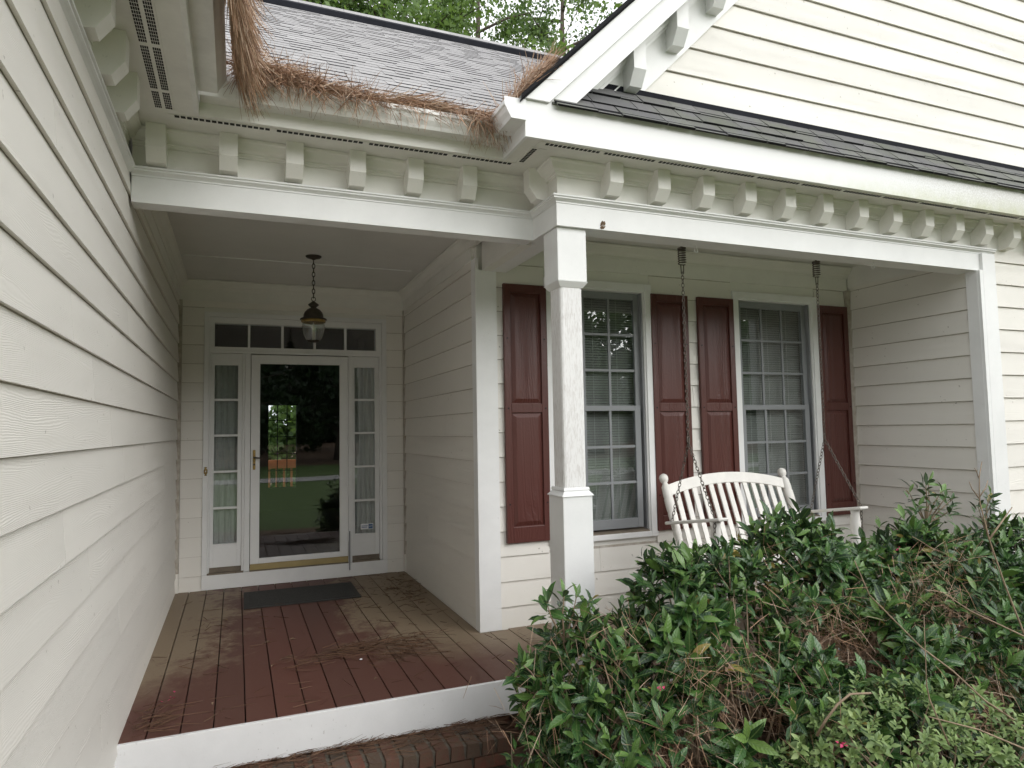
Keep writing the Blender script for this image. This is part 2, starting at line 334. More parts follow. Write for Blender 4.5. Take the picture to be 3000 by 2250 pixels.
# ------------------------------------------------------------------ setting: ground, drive
GZ = -.42
gm = MB()
xs = [-80, -30, -10, -4, 0, 4, 10, 30, 80]; ysq = [-90, -60, -45, -30, -22, -14, -6, 0, 6, 16, 30, 60, 90]
gh = lambda y: GZ + (max(0, -y - 24) * .02 if y < 0 else 0)
gm.add([(x, y, gh(y)) for y in ysq for x in xs], [(j * 9 + i, j * 9 + i + 1, (j + 1) * 9 + i + 1, (j + 1) * 9 + i) for j in range(12) for i in range(8)])
obj('ground', gm, M['ground'], kind='structure')
dm = MB(); pts = [(-14, -13.4, 2.4), (-4, -13.8, 2.5), (2, -14.4, 2.6), (8, -15.2, 2.6), (20, -15.6, 2.6), (40, -15, 2.6)]
dm.add([(x, y + s * wd / 2, GZ + .02) for x, y, wd in pts for s in (-1, 1)], [(2 * i, 2 * i + 2, 2 * i + 3, 2 * i + 1) for i in range(len(pts) - 1)])
obj('driveway', dm, M['concrete'], kind='structure')
# ------------------------------------------------------------------ the house
house = link('house', None); tag(house, 'cream lap sided house with white trim, maroon shutters and a covered front porch', 'house')
def part(name, mb, mat, parent=None, **k): return obj(name, mb, mat, parent or house, **k)
def holder(name): return link(name, None, house)
XL, XW, YD, YF, YW, YB, YBE, ZB, ZC, ZS, XR = -.515, 1.63, 6.952, 3.745, 4.646, 3.43, 3.766, 2.60, 2.885, 2.975, 5.34
YFA, YFE, XFO, XP0, ZF = 3.157, 3.479, 1.39, 1.697, 2.965
_lapcache = {}
def lap(parent, org, rz, x0, x1, z, e, top=None):
    """one lap siding board: local X along the wall, local -Y outward, thick at the butt edge"""
    h = e + .012 if top is None else top - z
    if h < .012 or x1 - x0 < .01: return
    key = (round(x1 - x0, 4), round(h, 4))
    if key not in _lapcache:
        l = x1 - x0; tb, tt = .0175, .0175 - .015 * min(1, h / .19)
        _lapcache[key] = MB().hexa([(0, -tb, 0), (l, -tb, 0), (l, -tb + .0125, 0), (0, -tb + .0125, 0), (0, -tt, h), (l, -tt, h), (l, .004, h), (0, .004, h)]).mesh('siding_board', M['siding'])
    c, s = math.cos(rz), math.sin(rz)
    link('siding_board', _lapcache[key], parent, (org[0] + c * x0, org[1] + s * x0, z), (0, 0, rz))
def rows(parent, org, rz, x0, x1, z0, zmax, e, holes=(), cuts=None, k0=0):
    k = 0
    while z0 + k * e < zmax - .01:
        z = z0 + k * e; top = z + e; segs = [(x0, x1)]
        for hx0, hx1, hz0, hz1 in holes:
            if hz0 < top - .03 and hz1 > z + .03:
                segs = [t for a, b in segs for t in ((a, min(b, hx0)), (max(a, hx1), b)) if t[1] - t[0] > .012]
        for c in ((cuts or {}).get(k, ())):
            segs = [t for a, b in segs for t in (((a, c - .0012), (c + .0012, b)) if a < c < b else ((a, b),))]
        for a, b in segs: lap(parent, org, rz, a, b, z, e, zmax if top + .012 > zmax else None)
        k += 1
R90 = math.pi / 2
# --- left side wall (faces +x); local x = world y
sw = part('side_wall', B(XL - .12, XL, -1.1, YD + .1, GZ - .1, 3.0), M['frieze'])
cuts = {9 + 3: [2.586], 10 + 3: [3.787], 8 + 3: [2.968], 7 + 3: [3.378], 6 + 3: [3.756], 5 + 3: [2.552, 5.828], 4 + 3: [2.967], 1 + 3: [5.775], 2 + 3: [3.704], 3: [3.3], 11 + 3: [4.4], 12 + 3: [2.3], 14 + 3: [3.1]}
for k in range(-3, 15):
    zk = .139 + .1785 * k; cc = cuts.get(k + 3, [])
    for (a, b, zt) in ((-1.1, YBE, 2.77), (YBE, YD - .01, 2.692)):
        if zk > zt - .02: continue
        if a < 0:            # one board runs through the beam line wherever the beam does not part it
            if zk + .19 < ZB: b = YD - .01
        elif zk + .19 < ZB: continue
        seg = [(a, b)]
        for c in cc: seg = [t for p, q in seg for t in (((p, c - .0015), (c + .0015, q)) if p < c < q else ((p, q),))]
        for p, q in seg: lap(sw, (XL, 0), R90, p, q, zk, .1785, zt if zk + .191 > zt else None)
# --- entry (door) wall, faces -y
DU = (-.288, 1.43, 0, 2.59)
ew = holder('entry_wall')
em = MB(); em.box(XL, -.24, YD, YD + .12, -.1, 3.0); em.box(1.385, XW + .12, YD, YD + .12, -.1, 3.0); em.box(-.24, 1.385, YD, YD + .12, 2.54, 3.0); em.box(-.24, 1.385, YD, YD + .12, -.1, .02)
obj('sheathing', em, M['frieze'], ew)
rows(ew, (0, YD), 0, -.475, 1.603, .134 - .1785, 2.692, .1785, holes=[(-.29, 1.432, -1, 2.592)])
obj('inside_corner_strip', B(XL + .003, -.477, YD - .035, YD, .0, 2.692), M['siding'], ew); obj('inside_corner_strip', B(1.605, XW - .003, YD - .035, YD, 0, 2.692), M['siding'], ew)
obj('frieze_board', B(XL, XW, YD - .022, YD, 2.692, ZC), M['frieze'], ew)
CROWN = lambda s, p, zt: [(p, zt), (p + s * .085, zt), (p + s * .085, zt - .012), (p + s * .072, zt - .02), (p + s * .05, zt - .055), (p + s * .034, zt - .066), (p + s * .027, zt - .08), (p + s * .027, zt - .092), (p, zt - .0925)]
obj('crown_molding', MB().prism(CROWN(-1, YD, ZC - .003), XL + .022, XW - .022, 'x'), M['frieze'], ew)
# --- wing wall (faces -x) with its corner board
ww = part('wing_wall', B(XW, XW + .12, YW + .012, YD + .1, -.1, ZC), M['frieze'])
rows(ww, (XW, YD), -R90, .035, YD - YW - .067, .134 - .1785, 2.692, .1785, cuts={3: [.9], 8: [1.5]})
obj('frieze_board', B(XW - .022, XW, YW + .06, YD - .022, 2.692, ZC), M['frieze'], ww)
obj('crown_molding', MB().prism(CROWN(-1, XW, ZC - .003), YBE + .12, YD - .022, 'y'), M['frieze'], ww)
obj('crown_molding', MB().prism(CROWN(1, XL, ZC - .003), YBE + .12, YD - .022, 'y'), M['frieze'], sw)
obj('frieze_board', B(XL + .001, XL + .022, YBE + .12, YD - .022, 2.692, ZC), M['frieze'], sw)
cb = part('corner_board', B(XW + .003, 1.772, YW - .03, YW + .012, 0, ZB), M['trim'])
obj('return_strip', B(XW - .022, XW + .003, YW - .03, YW + .063, 0, 2.692), M['trim'], cb)
# --- window wall, faces -y
WC = [(-1.788), 0.0]                                   # shifts of the two windows
wo = [(3.955 + d, 4.91 + d, .565, 2.588) for d in WC]
wa = holder('window_wall'); wm = MB()
for a, b in ((XW + .12, 4.0 - 1.788), (4.85 - 1.788, 4.0), (4.85, XR + .1)): wm.box(a, b, YW + .003, YW + .12, -.1, ZC)
for d in WC: wm.box(4.0 + d, 4.85 + d, YW + .003, YW + .12, -.1, .6); wm.box(4.0 + d, 4.85 + d, YW + .003, YW + .12, 2.54, ZC)
obj('sheathing', wm, M['frieze'], wa)
rows(wa, (0, YW), 0, 1.774, 5.275, .871 - .18 * 5, 2.672, .18, holes=[(a, b, c, d) for a, b, c, d in wo], cuts={2: [2.6], 3: [3.9], 9: [3.52]})
obj('frieze_board', B(1.774, XR - .03, YW - .018, YW + .003, 2.672, ZC), M['frieze'], wa)
obj('crown_molding', MB().prism(CROWN(-1, YW, ZC - .003), 1.86, XR, 'x'), M['frieze'], wa)
obj('inside_corner_strip', B(5.277, XR - .003, YW - .035, YW, 0, 2.672), M['siding'], wa)
# --- return wall at the right end of the porch (faces -x)
rw = part('return_wall', B(XR, XR + .14, YB + .012, YW + .1, -.1, ZC), M['frieze'])
rows(rw, (XR, YW), -R90, .036, YW - YB - .092, .871 - .18 * 5 + .0, 2.70, .18)
obj('frieze_board', B(XR - .02, XR, YB + .09, YW - .018, 2.70, ZC), M['frieze'], rw)
c2 = part('corner_board', B(XR + .018, XR + .165, YB - .022, YB + .012, -.2, 2.735), M['trim'])
obj('return_strip', B(XR - .022, XR + .003, YB + .0, YB + .09, 0, ZB), M['trim'], c2); obj('return_strip', B(XR - .02, XR + .018, YB - .021, YB, 0, ZB), M['trim'], c2)
# --- front wall right of the porch
fw_ = part('front_wall', B(XR + .15, 9.6, YB + .022, YB + .14, -.3, 3.3), M['frieze'])
rows(fw_, (0, YB + .022), 0, XR + .167, 9.6, .871 - .18 * 6 + .02, 2.79, .18)
# --- gable wall above the skirt roof
YG = 3.40; gw = holder('gable_wall'); gz0 = 3.463
obj('sheathing', MB().prism([(1.62, 3.05), (9.58, 3.05), (5.73, 6.9), (5.47, 6.9)], YG + .003, YG + .1, 'y'), M['frieze'], gw)
for k in range(17):
    z = gz0 + k * .1835; xl = (z - 3.463) + 2.22
    if xl < 5.5: lap(gw, (0, YG), 0, xl, min(9.6, 11.2 - xl), z, .1835)
# ------------------------------------------------------------------ beams, cornice, brackets
def ent(parent, org, rz, a, b, arch=True, brk=(), ends=(0, 0), fr=(2.775, ZS)):
    """entablature: local X along, local -Y outward. a..b run of the faces; ends: outward mitre sign at each end"""
    def run(name, prof, mat):
        mb = MB(); n = len(prof)
        A = [(a + ends[0] * y, y, z) for y, z in prof]; Bq = [(b - ends[1] * y, y, z) for y, z in prof]
        mb.add(A + Bq, [tuple(range(n))[::-1], tuple(range(n, 2 * n))] + [(i, (i + 1) % n, n + (i + 1) % n, n + i) for i in range(n)])
        obj(name, mb, mat, parent, (org[0], org[1], 0), (0, 0, rz))
    if arch: run('architrave_board', [(0, ZB), (0, 2.732), (.04, 2.732), (.04, ZB)], M['trim'])
    run('architrave_molding', [(.02, 2.733), (-.004, 2.733), (-.004, 2.741), (-.014, 2.748), (-.026, 2.755), (-.026, 2.764), (-.034, 2.766), (-.034, 2.775), (.02, 2.775)], M['trim'])
    run('frieze_board', [(.012, fr[0]), (.012, fr[1]), (.05, fr[1]), (.05, fr[0])], M['frieze'])
    run('cornice_molding', [(.012, ZS - .002), (-.062, ZS - .002), (-.062, ZS - .016), (-.05, ZS - .022), (-.03, ZS - .05), (-.008, ZS - .058), (-.008, ZS - .066), (-.001, ZS - .07), (-.001, ZS - .082), (.012, ZS - .082)], M['frieze'])
    c, s = math.cos(rz), math.sin(rz)
    for i, x in enumerate(brk): link('bracket', BRK, parent, (org[0] + c * x, org[1] + s * x, ZS - .001), (0, 0, rz))
BRK = MB().prism([(.012, 0), (-.108, 0), (-.108, -.118), (-.062, -.182), (.012, -.19)], -.044, .044, 'x').mesh('bracket', M['frieze'])
fb = part('front_beam', B(XP0 + .041, XR + .14, YB + .041, YB + .155, ZB, ZS), M['trim'])
ent(fb, (0, YB), 0, XP0, XR + .18, True, [2.04 + .329 * i for i in range(13)], (1, 0))
obj('frieze_board', B(XR + .18, 9.6, YB + .012, YB + .05, 2.79, ZS), M['frieze'], fb)
obj('cornice_molding', MB().prism([(YB + .012, ZS - .002), (YB - .062, ZS - .002), (YB - .062, ZS - .016), (YB - .008, ZS - .058), (YB + .012, ZS - .082)], XR + .18, 9.6, 'x'), M['frieze'], fb)
eb = part('entry_beam', B(XL + .018, XP0 - .001, YBE + .041, YBE + .115, ZB, ZS), M['trim'])
ent(eb, (0, YBE), 0, XL + .018, XP0, True, [-.383, -.05, .275, .605, .93, 1.253], (0, -1))
rb = part('return_beam', B(XP0 + .041, XP0 + .16, YB + .156, YW - .019, ZB, ZC - .001), M['trim'])
ent(rb, (XP0, YBE), -R90, 0, YBE - YB, True, [.158], (-1, 1))
ent(sw, (XL + .004, 0), R90, -1.1, YBE, False, [.31 + .322 * i for i in range(10)], (0, -1), (2.77, ZS))
obj('beam_face', B(XP0 - .035, XP0 + .041, YBE + .116, YW - .031, ZB + .001, ZC - .001), M['frieze'], rb)
# ceilings
cl = part('porch_ceiling', B(XL, XP0 - .036, YBE + .116, YD, ZC, ZC + .02), M['ceiling'])
obj('ceiling_batten', B(XL + .085, 1.46, 5.945, 5.962, ZC - .007, ZC), M['trim'], cl)
part('porch_ceiling', B(XP0 + .161, XR, YB + .156, YW, ZC, ZC + .02), M['ceiling'])
# ------------------------------------------------------------------ eaves: fascia, soffit, vents
so = part('eave_soffit', MB().box(XFO + .02, 9.8, YFA + .02, YB + .012, ZS, ZS + .012).box(-.2, XP0 + .01, YFE + .02, YBE + .012, ZS, ZS + .012).box(XFO + .02, XP0 + .02, YB + .012, YFE + .02, ZS, ZS + .012).box(XL, -.2, -1.2, YBE, ZS, ZS + .012), M['soffit'])
part('front_fascia', B(XFO, 9.8, YFA, YFA + .02, ZF, 3.163), M['fascia'])
part('return_fascia', B(XFO, XFO + .02, YFA + .02, YFE + .02, ZF, 3.15), M['trim'])
part('entry_fascia', B(-.18, XFO, YFE, YFE + .02, ZF, 3.13), M['frieze'])
part('side_fascia', B(-.2, -.18, -1.2, YFE + .02, ZF, 3.13), M['gutter'])
def vent(x0, x1, y0, y1, along, nr, pitch, sl, wrow, every=0):
    """perforated strip under a soffit: plate with rows of dark slots"""
    v = obj('soffit_vent', B(x0, x1, y0, y1, ZS - .004, ZS), M['soffit'], so)
    mb = MB(); L0, L1 = (x0, x1) if along == 'x' else (y0, y1); n = int((L1 - L0 - .02) / pitch)
    for i in range(n):
        if every and i % every in (0,): continue
        p = L0 + .012 + i * pitch
        for lo, hi in nr:
            a, b = (p, p + sl), (((y0 if along == 'x' else x0) + lo), ((y0 if along == 'x' else x0) + hi))
            if along == 'x': mb.box(a[0], a[1], b[0], b[1], ZS - .0055, ZS - .0035)
            else: mb.box(b[0], b[1], a[0], a[1], ZS - .0055, ZS - .0035)
    obj('vent_slots', mb, M['dark'], v, kind='stuff')
vent(1.50, 9.7, 3.205, 3.285, 'x', [(.006, .03)], .026, .018, 0, 14)
vent(-.33, 1.50, 3.525, 3.60, 'x', [(.004, .028)], .0275, .021, 0, 17)
vent(1.485, 1.575, 3.29, 3.522, 'y', [(.01, .022), (.025, .037)], .022, .016, 0)
vent(-.372, -.285, .2, 3.50, 'y', [(.006 + .0075 * i, .0115 + .0075 * i) for i in range(4)] + [(.05 + .0075 * i, .0555 + .0075 * i) for i in range(4)], .024, .017, 0, 16)
# gutters: K-profile (outward, z)
def gutter_prof(s, p, zb=3.03):
    o = [(0, 0), (.085, 0), (.092, .018), (.106, .04), (.114, .062), (.122, .07), (.122, .092), (.112, .092), (.112, .078), (.1, .06), (.083, .012), (.006, .012), (.006, .1), (0, .1)]
    return [(p + s * a, zb + b) for a, b in o]
part('entry_gutter', MB().prism(gutter_prof(-1, YFE), -.175, XFO - .002, 'x'), M['gutter'])
part('side_gutter', MB().prism(gutter_prof(1, -.18, 3.028), -1.2, YFE - .124, 'y'), M['gutter'])
part('return_gutter', MB().prism(gutter_prof(-1, XFO, 3.045), YFA - .012, YFE - .125, 'y').prism([(XFO, 3.045), (XFO - .085, 3.045), (XFO - .106, 3.085), (XFO - .122, 3.115), (XFO - .122, 3.155), (XFO, 3.155)], YFA - .016, YFA - .0125, 'y'), M['trim'])
# ------------------------------------------------------------------ roofs
SL = .72; main = holder('main_roof'); nrm = math.hypot(1, SL); YE, ZE = 3.46, 3.16; YRG = 7.9
zr = lambda y: ZE + SL * (y - YE)
rm = MB(); rm.hexa([(-7, YE, zr(YE) - .06), (8, YE, zr(YE) - .06), (8, YRG, zr(YRG) - .06), (-7, YRG, zr(YRG) - .06), (-7, YE, zr(YE) - .012), (8, YE, zr(YE) - .012), (8, YRG, zr(YRG) - .012), (-7, YRG, zr(YRG) - .012)])
rm.hexa([(-7, YRG, zr(YRG) - .06), (8, YRG, zr(YRG) - .06), (8, 12.4, zr(3.4)), (-7, 12.4, zr(3.4)), (-7, YRG, zr(YRG) - .012), (8, YRG, zr(YRG) - .012), (8, 12.4, zr(3.4) + .05), (-7, 12.4, zr(3.4) + .05)])
obj('roof_deck', rm, M['shingle'], main)
def tab(mb, x0, x1, yb, yt, zf, th, un):
    """one shingle tab on a slope zf(y), butt thickness th, lifted along the slope normal un"""
    n = Vector(un); P = [Vector((x, y, zf(y))) for x, y in ((x0, yb), (x1, yb), (x1, yt), (x0, yt))]
    t = [P[0] + n * th, P[1] + n * th, P[2] + n * .001, P[3] + n * .001]
    o = len(mb.v); mb.v += [tuple(p) for p in P[:2]] + [tuple(p) for p in t]
    mb.f += [(o + 2, o + 3, o + 4, o + 5), (o, o + 1, o + 3, o + 2), (o, o + 2, o + 5), (o + 1, o + 4, o + 3)]; mb.m += [0, 1, 0, 0]
sm = MB(); un = (0, -SL / nrm, 1 / nrm); dy = .143 / nrm
for k in range(int((YRG - YE) / dy)):
    yb = YE + .01 + k * dy; x = -1.2 + random.random() * .3; up = random.random() < .5
    while x < 5.6:
        wd = random.uniform(.14, .34); up = not up
        tab(sm, x, x + wd - .003, yb, yb + dy * 1.25, zr, (.0068 if up else .0036), un); x += wd
obj('shingle', sm, [M['shingle'], M['black']], main, kind='stuff')
rc = MB().prism([(YRG - .14, zr(YRG - .14) + .008), (YRG - .14, zr(YRG - .14) + .075), (YRG, zr(YRG) + .098), (YRG + .14, zr(YRG - .14) + .06), (YRG + .14, zr(YRG - .14) + .01)], -7, 8, 'x')
obj('ridge_vent', rc, M['flash'], main)
for i in range(32):
    x = -1.2 + i * .26; obj('ridge_cap_shingle', MB().prism([(YRG - .13, zr(YRG - .14) + .078), (YRG, zr(YRG) + .10), (YRG + .15, zr(YRG - .14) + .062), (YRG, zr(YRG) + .108)], x, x + .258, 'x'), M['shingle'], main)
# gable roof over the porch wing (ridge runs in y) and its rake trim
RK = ZE + .02 - XFO + .0; gr = holder('gable_roof')          # slope plane z = x + RK
def slopebox(x0, x1, d0, d1, y0, y1): # along the 45 degree slope, d = vertical drop from the slope plane
    return MB().hexa([(x0, y0, x0 + RK - d1), (x1, y0, x1 + RK - d1), (x1, y1, x1 + RK - d1), (x0, y1, x0 + RK - d1), (x0, y0, x0 + RK - d0), (x1, y0, x1 + RK - d0), (x1, y1, x1 + RK - d0), (x0, y1, x0 + RK - d0)])
XG = 5.6
obj('roof_deck', slopebox(XFO - .03, XG, -.022, -.002, YFA - .035, 8.0), M['shingle_dark'], gr)
obj('roof_deck', MB().hexa([(XG, YFA - .035, XG + RK + .002), (9.8, YFA - .035, 2 * XG - 9.8 + RK), (9.8, 8, 2 * XG - 9.8 + RK), (XG, 8, XG + RK + .002), (XG, YFA - .035, XG + RK + .022), (9.8, YFA - .035, 2 * XG - 9.8 + RK + .02), (9.8, 8, 2 * XG - 9.8 + RK + .02), (XG, 8, XG + RK + .022)]), M['shingle_dark'], gr)
obj('drip_edge', slopebox(XFO - .035, XG, .0, .012, YFA - .03, YFA - .006), M['black'], gr); obj('drip_edge', slopebox(XFO - .035, XG, -.026, -.001, YFA - .042, YFA - .036), M['black'], gr)
def rake(d0, d1, y0, y1, name, mat):
    # board parallel to the slope, cut level at its foot on top of the front fascia
    zc = 3.1645; f = lambda d: zc - RK + d
    return obj(name, MB().prism([(f(d0), zc), (f(d1), zc), (XG, XG + RK - d1), (XG, XG + RK - d0)], y0, y1, 'y'), mat, gr)
rake(.014, .152, YFA - .018, YFA + .02, 'rake_board', M['trim']); rake(.1525, .292, YFA + .004, YFA + .03, 'rake_board', M['trim'])
obj('rake_soffit', slopebox(1.75, XG, .27, .282, YFA + .03, YG), M['trim'], gr)
rk2 = rake(.292, .60, YG - .03, YG - .008, 'rake_frieze', M['trim'])
rake(.283, .325, YG - .075, YG - .031, 'rake_molding', M['trim']); rake(.326, .35, YG - .055, YG - .031, 'rake_molding', M['trim']); rake(.42, .432, YG - .037, YG - .031, 'rake_molding', M['trim'])
for i in range(7):
    x = 2.172 + i * .315; w_ = .042; zt = lambda q: q + RK - .283; zb0 = x + RK - .52
    pr = lambda xx: [(xx, YG - .03, zt(xx)), (xx, YG - .155, zt(xx)), (xx, YG - .155, zb0 + .085), (xx, YG - .10, zb0), (xx, YG - .03, zb0 - .005)]
    vs_ = pr(x - w_) + pr(x + w_)
    obj('rake_bracket', MB().add(vs_, [(4, 3, 2, 1, 0), (5, 6, 7, 8, 9)] + [(j, (j + 1) % 5, 5 + (j + 1) % 5, 5 + j) for j in range(5)]), M['trim'], gr)
# skirt roof between fascia and gable wall: every shingle its own piece
sk = part('skirt_roof', MB().prism([(YFA - .012, 3.163), (YG, 3.163), (YG, 3.455)], XFO + .16, 9.6, 'x'), M['shingle_dark'])
ss = (3.452 - 3.166) / (YG - YFA); zk_ = lambda y: 3.169 + ss * (y - YFA + .012); sn = math.hypot(1, ss); un2 = (0, -ss / sn, 1 / sn); dy2 = .128 / sn
for k in range(3):
    x = 1.60 - random.random() * .12
    while x < 7.6:
        wd = random.choice([.15, .19, .23, .30]); mb = MB(); x0 = max(x, 1.565)
        if x + wd > x0 + .02: tab(mb, x0, x + wd - .007, YFA - .032 + k * dy2, min(YG - .002, YFA - .03 + (k + 1.12) * dy2), zk_, random.choice([.008, .011, .015]), un2); obj('shingle', mb, [M['shingle_dark'], M['black']], sk)
        x += wd
obj('drip_edge', B(XFO + .17, 9.6, YFA - .026, YFA - .014, 3.166, 3.175), M['black'], sk)
fl = MB(); fl.box(1.80, 9.6, YG - .034, YG - .018, 3.392, 3.468)
fl.hexa([(1.80, YG - .10, zk_(YG - .10) + .013), (9.6, YG - .10, zk_(YG - .10) + .013), (9.6, YG - .02, 3.402), (1.80, YG - .02, 3.402), (1.80, YG - .10, zk_(YG - .10) + .016), (9.6, YG - .10, zk_(YG - .10) + .016), (9.6, YG - .02, 3.407), (1.80, YG - .02, 3.407)])
obj('step_flashing', fl, M['flash'], sk)
part('side_roof', MB().hexa([(-.2, -1.2, 3.13), (-.2, YE + 3, 3.13), (-4, YE + 3, 5.9), (-4, -1.2, 5.9), (-.16, -1.2, 3.16), (-.16, YE + 3, 3.16), (-4, YE + 3, 5.96), (-4, -1.2, 5.96)]), M['shingle'])
# ------------------------------------------------------------------ porch floor, skirt boards, foundation
pf = part('porch_floor', MB().box(XL, XP0, YF + .0, YD, -.19, -.035).box(XP0, XR, 3.36, YW, -.19, -.035), M['dark'])
bx = -.385 - .1475; 
for i in range(41):
    x0 = max(bx + i * .1475, XL + .004); x1 = bx + (i + 1) * .1475 - .006
    if x1 - x0 < .02 or x0 > XR: continue
    y0, y1 = (YF - .022, YD - .003) if x1 < XP0 - .1 else (3.33, YW - .003)
    if x1 > XR - .01: x1 = XR - .01
    if i == 14: y0, y1 = YF - .022, YW - .033; obj('floor_board', B(x0, XW - .02, YW - .027, YD - .003, -.03, 0), M['deck'], pf, bevel=.003)
    if i == 15: y0, y1 = 3.33, YW - .033
    obj('floor_board', B(x0, x1, y0, y1, -.03 + random.uniform(-.0008, .0008), random.uniform(-.001, .0008)), M['deck'], pf, bevel=.003)
obj('skirt_board', B(XL, 1.62, YF - .046, YF - .023, -.195, -.001), M['splash'], pf, bevel=.003)
obj('skirt_board', B(1.62, XR, 3.3, 3.325, -.195, -.001), M['trim'], pf); obj('skirt_board', B(1.598, 1.62, 3.3, YF - .024, -.195, -.001), M['trim'], pf)
fo = part('foundation', MB().box(1.36, 1.66, YF + .02, YF + .1, GZ - .1, -.196).box(1.66, XR, 3.36, 3.4, GZ - .1, -.196).box(1.66, 1.7, 3.36, YF + .02, GZ - .1, -.196), M['mortar'])
BK = {}
def brick(parent, x, y, z, lx, ly, lz, rot=(0, 0, 0)):
    k = (lx, ly, lz)
    if k not in BK:
        a, b, c = lx / 2, ly / 2, lz / 2; q = .006
        BK[k] = MB().hexa([(-a, -b, -c), (a, -b, -c), (a, b, -c), (-a, b, -c), (-a + q, -b + q, c), (a - q, -b + q, c), (a - q, b - q, c), (-a + q, b - q, c)]).mesh('brick', M['brick'])
    link('brick', BK[k], parent, (x, y, z), rot)
for r in range(4):
    for i in range(3): brick(fo, 1.38 + i * .21 + (r % 2) * .1, YF + .03, -.23 - r * .068, .2, .06, .056)
    for i in range(8): brick(fo, 1.75 + i * .21 + (r % 2) * .1, 3.365, -.23 - r * .068, .2, .06, .056)
# ------------------------------------------------------------------ porch post
pp = holder('porch_post'); cx, cy = 1.803, 3.548
def sq(h0, h1, z0, z1): return MB().hexa([(cx - h0, cy - h0, z0), (cx + h0, cy - h0, z0), (cx + h0, cy + h0, z0), (cx - h0, cy + h0, z0), (cx - h1, cy - h1, z1), (cx + h1, cy - h1, z1), (cx + h1, cy + h1, z1), (cx - h1, cy + h1, z1)])
obj('post_cap', sq(.094, .094, 2.286, ZB - .001), M['trim'], pp, bevel=.004); obj('cap_molding', sq(.074, .1, 2.25, 2.285), M['trim'], pp, bevel=.003)
obj('post_shaft', sq(.072, .072, 1.085, 2.27), M['post'], pp, bevel=.016)
obj('base_molding', sq(.104, .078, 1.045, 1.078), M['trim'], pp, bevel=.004); obj('base_molding', sq(.084, .08, 1.078, 1.093), M['trim'], pp)
obj('post_base', sq(.095, .094, 0, 1.045), M['trim'], pp, bevel=.004)
# ------------------------------------------------------------------ entry: frame, transom, sidelights, storm door
de = holder('entry_frame'); y = YD
cs = MB(); cs.box(-.288, -.243, y - .028, y + .1, .136, 2.545); cs.box(1.382, 1.43, y - .028, y + .1, .136, 2.545); cs.box(-.288, 1.43, y - .028, y + .1, 2.545, 2.59)
obj('casing', cs, M['door'], de, bevel=.003)
fr = MB(); yo = y - .014
for a, b in ((-.242, -.226), (.05, .072), (.073, .123), (1.041, 1.082), (1.357, 1.381)): fr.box(a, b, yo + (.006 if a < .06 else 0), y + .09, .14, 2.2)
fr.box(-.242, 1.381, yo - .004, y + .09, 2.20, 2.225); fr.box(-.242, 1.381, yo + .004, y + .09, 2.226, 2.262); fr.box(-.242, -.2, yo + .004, y + .09, 2.262, 2.544); fr.box(1.324, 1.381, yo + .004, y + .09, 2.262, 2.544); fr.box(-.2, 1.324, yo + .004, y + .09, 2.488, 2.544)
obj('jamb', fr, M['door'], de, bevel=.003)
for xm in (.105, .412, .718, 1.02): obj('muntin', B(xm - .011, xm + .011, y + .012, y + .055, 2.262, 2.488), M['door'], de)
for a, b in ((-.2, .094), (.116, .401), (.423, .707), (.729, 1.009), (1.031, 1.324)): obj('transom_pane', B(a, b, y + .032, y + .034, 2.262, 2.488), M['glass'], de)
obj('threshold_board', B(-.288, 1.43, y - .03, y + .05, .003, .135), M['door'], de, bevel=.003)
obj('sill', MB().box(-.242, .07, y - .03, y + .09, .1355, .15).box(.123, 1.041, y - .03, y + .09, .1355, .146).box(1.082, 1.357, y - .03, y + .09, .1355, .15), M['sillwood'], de)
db = MB().lathe([(0, 0), (.012, .002), (.007, .012), (.016, .024), (.016, .055), (.007, .067), (.012, .077), (0, .082)], (-.262, y - .03, 1.05), 10)
obj('doorbell', db, M['brass'], de, smooth=True); obj('door_knocker_light', B(-.266, -.258, y - .046, y - .042, 1.085, 1.098), M['sticker_w'], de)
def sidelight(x0, x1, g0, g1):
    s = part('sidelight', MB().box(x0, g0, y + .01, y + .05, .195, 2.198).box(g1, x1, y + .01, y + .05, .195, 2.198).box(g0, g1, y + .01, y + .05, 2.088, 2.198).box(g0, g1, y + .012, y + .05, .195, .408), M['door'], bevel=.002)
    zz = [.408, .74, 1.08, 1.42, 1.758, 2.088]
    for z in zz[1:-1]: obj('muntin', B(g0, g1, y + .014, y + .044, z - .01, z + .01), M['door'], s)
    for i in range(5): obj('pane', B(g0, g1, y + .028, y + .03, zz[i] + (.01 if i else 0), zz[i + 1] - (.01 if i < 4 else 0)), M['glass'], s)
    obj('lip', MB().box(g0 - .012, g0, y + .004, y + .012, .396, 2.1).box(g1, g1 + .012, y + .004, y + .012, .396, 2.1).box(g0, g1, y + .004, y + .012, .396, .408).box(g0, g1, y + .004, y + .012, 2.088, 2.1), M['door'], s)
for a_, b_ in ((-.224, .048), (1.084, 1.355)): obj('sill_filler', B(a_, b_, y + .02, y + .05, .151, .194), M['sillwood'], de)
sidelight(-.225, .049, -.195, .011); sidelight(1.083, 1.356, 1.109, 1.313)
sd = part('storm_door', MB().box(.127, .2, y - .032, y + .0, .205, 2.19).box(.964, 1.037, y - .032, y, .205, 2.19).box(.2, .964, y - .032, y, 2.112, 2.19).box(.2, .964, y - .032, y, .205, .247), M['door'], bevel=.003)
obj('glass_pane', B(.2, .964, y - .018, y - .016, .247, 2.112), M['glass'], sd)
obj('glass_retainer', MB().box(.2, .208, y - .03, y - .019, .247, 2.112).box(.956, .964, y - .03, y - .019, .247, 2.112).box(.208, .956, y - .03, y - .019, 2.104, 2.112).box(.208, .956, y - .03, y - .019, .247, .255), M['door'], sd)
obj('kick_plate', B(.128, 1.036, y - .034, y - .002, .15, .204), M['kick'], sd)
